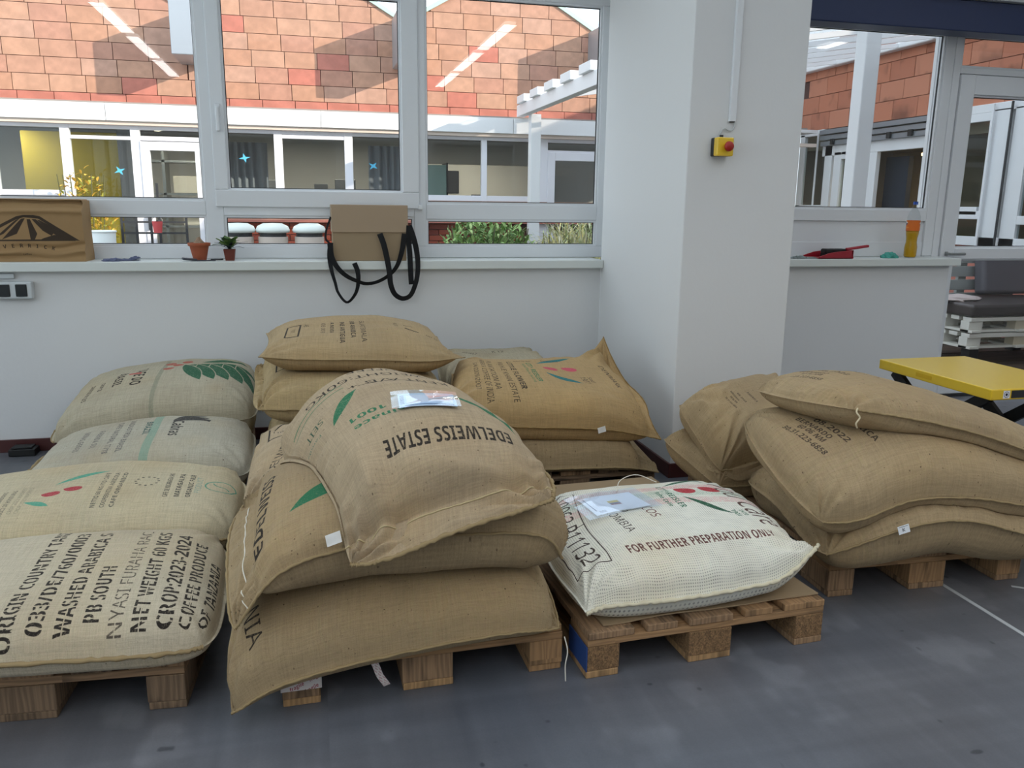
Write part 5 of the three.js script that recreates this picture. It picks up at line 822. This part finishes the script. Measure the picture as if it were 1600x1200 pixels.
{
  const t = thing('potted_plant', 'small green rosette plant with dark leaf tips in a square brown pot', 'potted plant', [-0.43, SY, -4.82]);
  const pot = new THREE.CylinderGeometry(0.043, 0.032, 0.062, 4, 1).rotateY(Math.PI / 4).translate(0, 0.031, 0); part('pot', toCreasedNormals(pot, 0.5), std({ color: 0x6a3022, roughness: 0.7 }), t);
  part('soil', box(-0.028, 0.028, 0.058, 0.063, -0.028, 0.028), std({ color: 0x2c2018 }), t);
  const gm = [0x4f7038, 0x6d8a3e, 0x35552e].map((c) => std({ color: c, side: THREE.DoubleSide, roughness: 0.6 })), dark = std({ color: 0x2b3640, side: THREE.DoubleSide });
  for (let k = 0; k < 22; k++) part('leaf', leafGeo(rr(0.07, 0.105), rr(0.036, 0.05), rr(0.2, 0.9)).rotateX(0.25 + 0.75 * rnd()).rotateY(k * 2.4).translate(0, 0.06 + 0.012 * rnd(), 0), gm[k % 3], t);
  for (let k = 0; k < 8; k++) part('leaf', leafGeo(rr(0.1, 0.125), 0.016, 0.5).rotateX(0.7 + 0.4 * rnd()).rotateY(k * 0.8 + 0.3).translate(0, 0.06, 0), dark, t);
}
const card = std({ color: 0xa8937a, roughness: 0.85 }), cardDark = std({ color: 0x9c886c, roughness: 0.85 });
{
  const t = thing('cardboard_box', 'lidded cardboard box with long black carrying straps on the sill', 'box', [0.335, SY, -4.83]);
  part('box_body', rbox(-0.207, 0.203, 0, 0.165, -0.1, 0.095, 0.003), cardDark, t); part('lid', rbox(-0.211, 0.213, 0.158, 0.31, -0.105, 0.103, 0.003), card, t);
  const ribbon = (pts, w, tw = 0) => {
    const c = new THREE.CatmullRomCurve3(pts.map(([x, y, z = -4.715]) => V(x - 0.335, y - SY, z + 4.83))), v = [], ix = [], N = 60;
    for (let k = 0; k <= N; k++) { const u = k / N, p = c.getPointAt(u), tg = c.getTangentAt(u), a = tw * Math.sin(u * Math.PI), n = V(0, 0, 1).cross(tg).normalize().multiplyScalar(Math.cos(a)).addScaledVector(V(0, 0, 1), Math.sin(a) * 0.8); for (const s of [-0.5, 0.5]) { const q = p.clone().addScaledVector(n, s * w); v.push(q.x, q.y, q.z); } if (k) ix.push(2 * k - 2, 2 * k - 1, 2 * k, 2 * k - 1, 2 * k + 1, 2 * k); }
    const g = new THREE.BufferGeometry(); g.setAttribute('position', new THREE.Float32BufferAttribute(v, 3)); g.setIndex(ix); g.computeVertexNormals(); return g;
  };
  part('strap', ribbon([[0.116, 1.129], [0.107, 1.054], [0.116, 0.974], [0.134, 0.903], [0.147, 0.852], [0.195, 0.795], [0.242, 0.841], [0.261, 0.907], [0.258, 0.973], [0.242, 1.016]], 0.028, 1.0), M.strap, t);
  part('strap', ribbon([[0.112, 1.123, -4.71], [0.119, 1.049, -4.708], [0.151, 0.988, -4.705], [0.2, 0.942, -4.705], [0.259, 0.914, -4.702], [0.299, 0.901, -4.702], [0.36, 0.908, -4.704], [0.428, 0.943, -4.706], [0.475, 0.991, -4.706], [0.507, 1.073, -4.708], [0.527, 1.179, -4.714]], 0.031, 0.85), M.strap, t);
  part('strap', ribbon([[0.387, 1.179], [0.406, 1.123, -4.7], [0.425, 1.032, -4.695], [0.436, 0.955, -4.695], [0.442, 0.894, -4.7], [0.467, 0.836], [0.508, 0.812], [0.55, 0.825], [0.582, 0.887], [0.599, 0.97], [0.595, 1.073], [0.576, 1.159], [0.553, 1.225]], 0.032, 0.5), M.strap, t);
  part('strap', ribbon([[0.553, 1.225, -4.72], [0.549, 1.149, -4.72], [0.555, 1.072, -4.72], [0.558, 0.97, -4.72], [0.562, 0.892, -4.72]], 0.03, 0), M.strap, t);
  part('strap', ribbon([[0.122, 1.269, -4.73], [0.095, 1.197, -4.73], [0.091, 1.148, -4.725], [0.107, 1.128, -4.72]], 0.012, 0.4), M.strap, t);
}
{
  const t = thing('dustpan', 'red dustpan with a black hand brush on the right sill', 'dustpan', [3.36, SY, -4.83]);
  const r = phys({ color: 0xa01e2e, roughness: 0.4 });
  const pan = plate([[-0.14, 0.0], [0.1, 0.0], [0.11, 0.055], [0.02, 0.048], [-0.06, 0.038], [-0.14, 0.014]], 0.008), pan2 = pan.clone();
  part('pan', mergeGeometries([pan.translate(0, 0, 0.08), pan2.translate(0, 0, -0.1), box(-0.14, 0.1, 0, 0.006, -0.1, 0.088).toNonIndexed(), box(0.1, 0.11, 0, 0.055, -0.1, 0.088).toNonIndexed()]), r, t);
  part('handle', rbox(0.1, 0.27, -0.009, 0.009, -0.014, 0.014, 0.008).rotateZ(0.13).translate(0, 0.045, 0.02), r, t);
  part('brush', mergeGeometries([rbox(-0.06, 0.1, 0.03, 0.062, -0.03, 0.03, 0.01), rbox(-0.055, 0.095, 0.008, 0.034, -0.035, 0.035, 0.004)]), M.black, t); part('brush_foot', rbox(0.11, 0.135, 0, 0.014, 0.03, 0.06, 0.004), M.black, t);
}
single('cloth', mergeGeometries([lump(0.05, 0.014, 0.025, 0.6, 31).translate(3.1, SY, -4.79), lump(0.05, 0.008, 0.02, 0.6, 35).rotateY(-0.3).translate(3.17, SY, -4.78)]), std({ color: 0x7f8886 }), 'crumpled grey cloth on the right sill beside the pillar', 'cloth');
single('sponge_cloth', lump(0.055, 0.03, 0.035, 0.55, 41).translate(3.8, SY, -4.81), std({ color: 0x4fa395, roughness: 0.95 }), 'crumpled turquoise green cleaning cloth next to the orange bottle', 'cloth');
{
  const t = thing('drink_bottle', 'tall plastic bottle of orange drink with an orange label and blue cap', 'bottle', [3.975, SY, -4.83]);
  const prof = [[0.0, 0.0], [0.034, 0.0], [0.041, 0.012], [0.042, 0.07], [0.036, 0.105], [0.036, 0.13], [0.042, 0.165], [0.043, 0.25], [0.041, 0.275], [0.03, 0.305], [0.016, 0.33], [0.013, 0.345], [0.013, 0.356]].map((p) => new THREE.Vector2(...p));
  part('bottle_shell', new THREE.LatheGeometry(prof, 40), phys({ color: 0xf4f6f6, transmission: 1, thickness: 0, roughness: 0.02, ior: 1.25 }), t);
  part('drink', new THREE.LatheGeometry([[0, 0.004], [0.032, 0.004], [0.039, 0.014], [0.04, 0.07], [0.034, 0.105], [0.034, 0.13], [0.04, 0.165], [0.04, 0.19], [0, 0.19]].map((p) => new THREE.Vector2(...p)), 40), phys({ color: 0xcf9c00, roughness: 0.25 }), t);
  part('wrap_label', new THREE.CylinderGeometry(0.0436, 0.0432, 0.07, 40, 1, true).translate(0, 0.215, 0), std({ side: THREE.DoubleSide, roughness: 0.4, map: canvasTex(canvas(512, 128, (c, w, h) => { c.fillStyle = '#e2711f'; c.fillRect(0, 0, w, h); for (const x of [60, 316]) { c.fillStyle = '#f4f1ec'; c.beginPath(); c.ellipse(x + 20, 32, 44, 16, -0.1, 0, 7); c.fill(); c.fillStyle = '#1e2a5c'; c.beginPath(); c.ellipse(x + 24, 46, 38, 14, -0.1, 0, 7); c.fill(); c.fillStyle = '#ef9a3c'; c.fillRect(x - 30, 80, 120, 10); } })) }), t);
  part('cap', new THREE.CylinderGeometry(0.0155, 0.0155, 0.02, 28).translate(0, 0.364, 0), phys({ color: 0x2b52a8, roughness: 0.4 }), t);
}
// ---------------------------------------------------------------- on the walls
{
  const t = thing('power_socket', 'grey surface mounted double power socket under the left sill', 'socket', [-1.5, 0.88, -4.788]);
  part('housing', rbox(-0.11, 0.085, -0.045, 0.045, 0, 0.045, 0.008), M.socket, t);
  for (const x of [-0.045, 0.035]) { const g = new THREE.Group(); g.name = 'socket_insert'; t.add(g); part('hinged_cover', rbox(x - 0.027, x + 0.027, -0.032, 0.032, 0.04, 0.05, 0.004), std({ color: 0x1d2124, roughness: 0.35 }), g); part('cover_lip', rbox(x - 0.014, x + 0.014, -0.032, -0.026, 0.049, 0.053, 0.002), std({ color: 0x2c3033 }), g); }
  part('cable_duct', rbox(-0.4, 0.0, 0.06, 0.085, 0, 0.02, 0.003), M.socket, t);
}
{
  const t = thing('cable_duct', 'narrow white cable duct running down the pillar face', 'cable duct', [1.948, 1.74, -3.66]);
  part('duct', rbox(-0.016, 0.016, 0, 1.66, 0, 0.02, 0.003), M.frame, t); part('duct_end', rbox(-0.012, 0.012, -0.004, 0.002, 0.002, 0.018, 0.002), M.gasket, t);
  part('cable', tube([[0.012, 0.005, 0.01], [0.012, -0.022, 0.012], [0.0, -0.04, 0.012], [-0.018, -0.04, 0.012], [-0.035, -0.033, 0.012], [-0.05, -0.04, 0.012], [-0.058, -0.062, 0.014], [-0.058, -0.078, 0.016]], 0.0032, 50, 8), M.grey, t);
}
{
  const t = thing('emergency_stop', 'yellow emergency stop box with a red mushroom button on the pillar', 'emergency stop', [1.893, 1.622, -3.66]);
  part('housing', rbox(-0.042, 0.042, -0.042, 0.042, 0.03, 0.068, 0.006), M.yellow, t); part('back_box', rbox(-0.042, 0.042, -0.042, 0.042, 0, 0.032, 0.005), std({ color: 0x2b2d2f }), t);
  const g = new THREE.Group(); g.name = 'button'; t.add(g);
  part('button_head', new THREE.LatheGeometry([[0, 0.036], [0.014, 0.035], [0.022, 0.028], [0.023, 0.02], [0.014, 0.014], [0.012, 0]].map((p) => new THREE.Vector2(...p)), 32).rotateX(Math.PI / 2).translate(0.006, 0, 0.068), phys({ color: 0xa32018, roughness: 0.35 }), g);
  part('cable_gland', new THREE.CylinderGeometry(0.009, 0.009, 0.014, 16).translate(0, 0.048, 0.02), M.gasket, t);
}
single('floor_box', mergeGeometries([rbox(-1.6, -1.47, 0.002, 0.04, -4.765, -4.68, 0.005), rbox(-1.585, -1.485, 0.04, 0.05, -4.755, -4.69, 0.004)]), std({ color: 0x0d0e0e, roughness: 0.5 }), 'small flat black box on the floor by the dark red skirting', 'box');
// ---------------------------------------------------------------- lift table at the right
{
  const t = thing('lift_table', 'yellow scissor lift table on black crossed legs, right of the sacks', 'lift table', [3.262, 0, -3.385]);
  part('platform', rbox(-0.275, 0.275, 0.5, 0.552, -0.385, 0.385, 0.006), M.yellow, t);
  part('edge_print', plate([[0, 0], [0.11, 0], [0.11, 0.02], [0, 0.02]], 0.0006).rotateY(-Math.PI / 2).translate(-0.2755, 0.516, -0.1), std({ map: canvasTex(canvas(256, 48, (c, w, h) => { c.fillStyle = '#d9ad1c'; c.fillRect(0, 0, w, h); c.fillStyle = '#2a2718'; c.font = 'bold 40px sans-serif'; c.fillText('LT-500 C E', 6, 38); })) }), t, 'small black type print');
  part('warning_sticker', plate([[0, 0], [0.036, 0], [0.036, 0.036], [0, 0.036]], 0.0008).translate(-0.21, 0.508, 0.3855), std({ map: (() => { const x = canvasTex(canvas(128, 128, (c, w, h) => { c.fillStyle = '#ececf2'; c.fillRect(0, 0, w, h); c.strokeStyle = '#5a5f74'; c.lineWidth = 10; c.beginPath(); c.arc(64, 64, 46, 0, 7); c.stroke(); c.fillStyle = '#2a2c36'; c.beginPath(); c.arc(64, 64, 24, 0, 7); c.fill(); })); x.repeat.set(1 / 0.036, 1 / 0.036); return x; })() }), t);
  part('black_plate', plate([[0, 0], [0.16, 0], [0.16, 0.036], [0, 0.036]], 0.0008).translate(-0.165, 0.508, 0.3855), std({ color: 0x26282c }), t);
  const leg = (x, s, a) => part('scissor_leg', rbox(-0.014, 0.014, -0.03, 0.03, -0.37, 0.37, 0.004).rotateX(s * a).translate(x, 0.285, 0), M.black, t);
  for (const x of [-0.22, 0.2]) { leg(x - 0.016, 1, 0.62); leg(x + 0.016, -1, 0.62); }
  part('base_frame', mergeGeometries([rbox(-0.25, -0.2, 0.06, 0.11, -0.4, 0.4, 0.004), rbox(0.18, 0.23, 0.06, 0.11, -0.4, 0.4, 0.004), rbox(-0.25, 0.23, 0.06, 0.11, 0.36, 0.4, 0.004)]), M.black, t);
  for (const x of [-0.22, 0.2]) for (const z of [-0.34, 0.34]) part('wheel', new THREE.CylinderGeometry(0.05, 0.05, 0.03, 24).rotateZ(Math.PI / 2).translate(x, 0.051, z), std({ color: 0x3a3c3e }), t);
  part('push_handle', tube([[0.17, 0.1, 0.42], [0.195, 0.4, 0.5], [0.215, 0.7, 0.58], [0.23, 0.92, 0.62], [0.4, 0.92, 0.62]], 0.014, 50, 12), M.steel, t);
}
// ---------------------------------------------------------------- terrace behind the glass door
{
  const d = structure('deck'); const dm = [0x8f857a, 0x99908a, 0x857b72].map((c) => std({ color: c, roughness: 0.85, map: rep(woodMats[3].map, 1, 1) }));
  for (let i = 0; i < 14; i++) part('plank', rbox(4.0, 7.1, -0.02, 0.0 - 0.002 * (i % 3), -5.2 - i * 0.15 - 0.142, -5.2 - i * 0.15, 0.003, 1), dm[i % 3], d);
  const wp = std({ color: 0xe2e1d8, roughness: 0.75 }), wp2 = std({ color: 0xcfc5ae, roughness: 0.8 });
  const t = thing('pallet_bench', 'white painted bench of stacked pallets on the terrace behind the glass door', 'bench', [5.65, 0, -6.0]);
  for (const y of [0.14, 0.285]) {
    for (const z of [-0.02, -0.3, -0.58]) for (const x of [0, 0.5, 1.0]) part('block', rbox(x, x + 0.145, y + 0.022, y + 0.1, z - 0.1, z, 0.003), x ? wp2 : wp, t);
    for (let k = 0; k < 5; k++) part('slat', rbox(0, 1.2, y + 0.1, y + 0.135, -0.1 - 0.145 * k, -0.145 * k, 0.003), wp, t);
    for (const z of [-0.02, -0.3, -0.58]) part('slat', rbox(0, 1.2, y, y + 0.022, z - 0.1, z, 0.003), wp, t);
    for (const x of [0, 0.5, 1.0]) part('cross_slat', rbox(x, x + 0.1, y, y + 0.022, -0.7, 0.02, 0.003), wp, t);
  }
  for (const x of [0.05, 1.05]) for (const z of [-0.08, -0.6]) part('foot', rbox(x, x + 0.1, 0, 0.14, z - 0.05, z + 0.05, 0.004), M.black, t);
  const gp = std({ color: 0x9aa09f, roughness: 0.8 });
  for (let k = 0; k < 4; k++) part('back_slat', rbox(-0.5, 1.2, 0.45 + 0.13 * k, 0.55 + 0.13 * k, -0.82, -0.79, 0.004), gp, t);
  for (const x of [-0.1, 0.55]) part('back_post', rbox(x, x + 0.09, 0.1, 0.95, -0.86, -0.82, 0.004), gp, t);
  single('seat_cushion', rbox(5.63, 6.88, 0.425, 0.535, -6.72, -5.98, 0.03, 4), phys({ color: 0x3a3230, roughness: 0.4 }), 'dark brown seat cushion on the white pallet bench', 'cushion');
  single('back_cushion', rbox(0, 0.85, 0, 0.42, 0, 0.14, 0.04, 4).rotateX(-0.16).translate(6.3, 0.54, -6.72), std({ color: 0x5c5a60, roughness: 0.7 }), 'grey back cushion leaning at the rear of the pallet bench', 'cushion');
  single('blanket', lump(0.33, 0.035, 0.2, 0.35, 61).translate(5.75, 0.536, -6.45), std({ color: 0xb7aaa6, roughness: 0.9 }), 'folded pale pink grey blanket on the seat cushion', 'blanket');
}
// ---------------------------------------------------------------- courtyard
function litterBin(x, label) {
  const t = thing('litter_bin', label, 'bin', [x, -0.02, -9.3], 0, 'litter bins in the courtyard'), c = std({ color: 0xc9bdb2, roughness: 0.7 }), l = phys({ color: 0xd8e0da, roughness: 0.35 });
  part('bin_body', new THREE.CylinderGeometry(0.155, 0.14, 1.0, 28).translate(0, 0.5, 0), c, t); part('bin_opening', new THREE.CylinderGeometry(0.14, 0.14, 0.05, 28).translate(0, 1.02, 0), M.gasket, t);
  part('bin_lid', new THREE.LatheGeometry([[0, 1.145], [0.1, 1.14], [0.16, 1.11], [0.178, 1.07], [0.172, 1.045], [0.14, 1.04], [0, 1.04]].map((p) => new THREE.Vector2(...p)), 28), l, t);
}
litterBin(-0.73, 'pale domed litter bin behind the green potted plant, leftmost of three'); litterBin(-0.375, 'pale domed litter bin in the courtyard, middle of three'); litterBin(0.005, 'pale domed litter bin in the courtyard beside the strapped cardboard box, rightmost of three');
const foliage = [0x86a860, 0xa3bd78, 0x6c8e50].map((c) => std({ color: c, side: THREE.DoubleSide, roughness: 0.7 })), straw = [0xcfcbae, 0xd6cc8a, 0xa8b486].map((c) => std({ color: c, side: THREE.DoubleSide, roughness: 0.8 }));
function shrub(label, x, z, r, h, n, mats, l, w, up) {
  const t = thing('shrub', label, 'shrub', [x, -0.02, z], 0, 'shrubs in the courtyard');
  mats.forEach((m, q) => {
    const gs = [];
    for (let k = 0; k < n; k++) { const a = rr(0, 6.283), d = r * Math.sqrt(rnd()), y = h * (0.35 + 0.65 * rnd()) * (1 - 0.3 * (d / r) ** 2); gs.push(leafGeo(l * rr(0.7, 1.3), w * rr(0.7, 1.2), rr(0.2, 0.8)).rotateX(rr(up, 1.3)).rotateY(rr(0, 6.283)).translate(d * Math.cos(a), y, d * Math.sin(a))); }
    part('foliage', mergeGeometries(gs), m, t).userData.kind = 'stuff';
  });
  for (let k = 0; k < 7; k++) { const a = k * 0.9; part('stem', tube([[0, 0, 0], [0.5 * r * Math.cos(a), h * 0.5, 0.5 * r * Math.sin(a)], [0.7 * r * Math.cos(a), h * 0.95, 0.7 * r * Math.sin(a)]], 0.006, 10, 5), std({ color: 0x5a5a38 }), t); }
}
shrub('leafy green shrub seen low through the right window beside the brick wall', 1.75, -8.9, 0.42, 1.2, 620, foliage, 0.12, 0.035, 0.2);
shrub('bushy green shrub in front of the white canopy post', 2.2, -9.2, 0.34, 1.16, 520, foliage, 0.13, 0.03, 0.2);
shrub('tall straw coloured grasses at the right end of the low window', 2.75, -8.7, 0.38, 1.12, 520, straw, 0.26, 0.014, 0.0);
shrub('whitish feathery bush between the grasses and the window jamb', 3.15, -9.1, 0.32, 1.18, 520, [straw[0], straw[2], foliage[1]], 0.16, 0.015, 0.0);
shrub('yellow leaved bush in front of the far left windows', -2.45, -10.3, 0.34, 1.72, 240, [0xc7a23a, 0xd8b24c, 0x9a9a3c].map((c) => std({ color: c, side: THREE.DoubleSide, roughness: 0.8 })), 0.07, 0.04, 0.3);
{
  const t = thing('planter_bag', 'white planting bag standing before the glazed door across the courtyard', 'planter', [-2.17, -0.02, -9.8]);
  part('bag', new THREE.CylinderGeometry(0.13, 0.11, 1.03, 20, 6).translate(0, 0.515, 0), std({ color: 0xe9f0ef }), t); part('bag_rim', new THREE.TorusGeometry(0.13, 0.012, 8, 24).rotateX(Math.PI / 2).translate(0, 1.03, 0), std({ color: 0xe9f0ef }), t);
  const b = thing('bucket', 'small red bucket hanging by the far glazed door', 'bucket', [-1.61, 1.0, -9.8]);
  part('bucket_body', new THREE.CylinderGeometry(0.055, 0.042, 0.12, 20, 1, true).translate(0, 0.06, 0), std({ color: 0xc64a4c, side: THREE.DoubleSide }), b); part('bucket_base', new THREE.CylinderGeometry(0.042, 0.042, 0.005, 20), std({ color: 0xc64a4c }), b); part('handle', new THREE.TorusGeometry(0.054, 0.003, 6, 20, Math.PI).translate(0, 0.12, 0), M.steel, b);
  const s = thing('metal_stand', 'dark metal bottle rack and bars in front of the far glazed door', 'rack', [-1.75, -0.02, -9.95]);
  for (const [x, h] of [[-0.25, 1.25], [-0.1, 1.2], [0.05, 1.22], [0.14, 1.55], [0.42, 1.3]]) part('rack_bar', box(x - 0.012, x + 0.012, 0, h, -0.012, 0.012), M.gasket, s);
  for (const y of [0.6, 1.0, 1.12]) part('rack_rail', box(-0.26, 0.43, y, y + 0.02, -0.01, 0.01), M.gasket, s); part('hook', box(0.13, 0.15, 1.13, 1.15, 0, 0.16), M.gasket, s);
}
renderer.render(scene, camera);
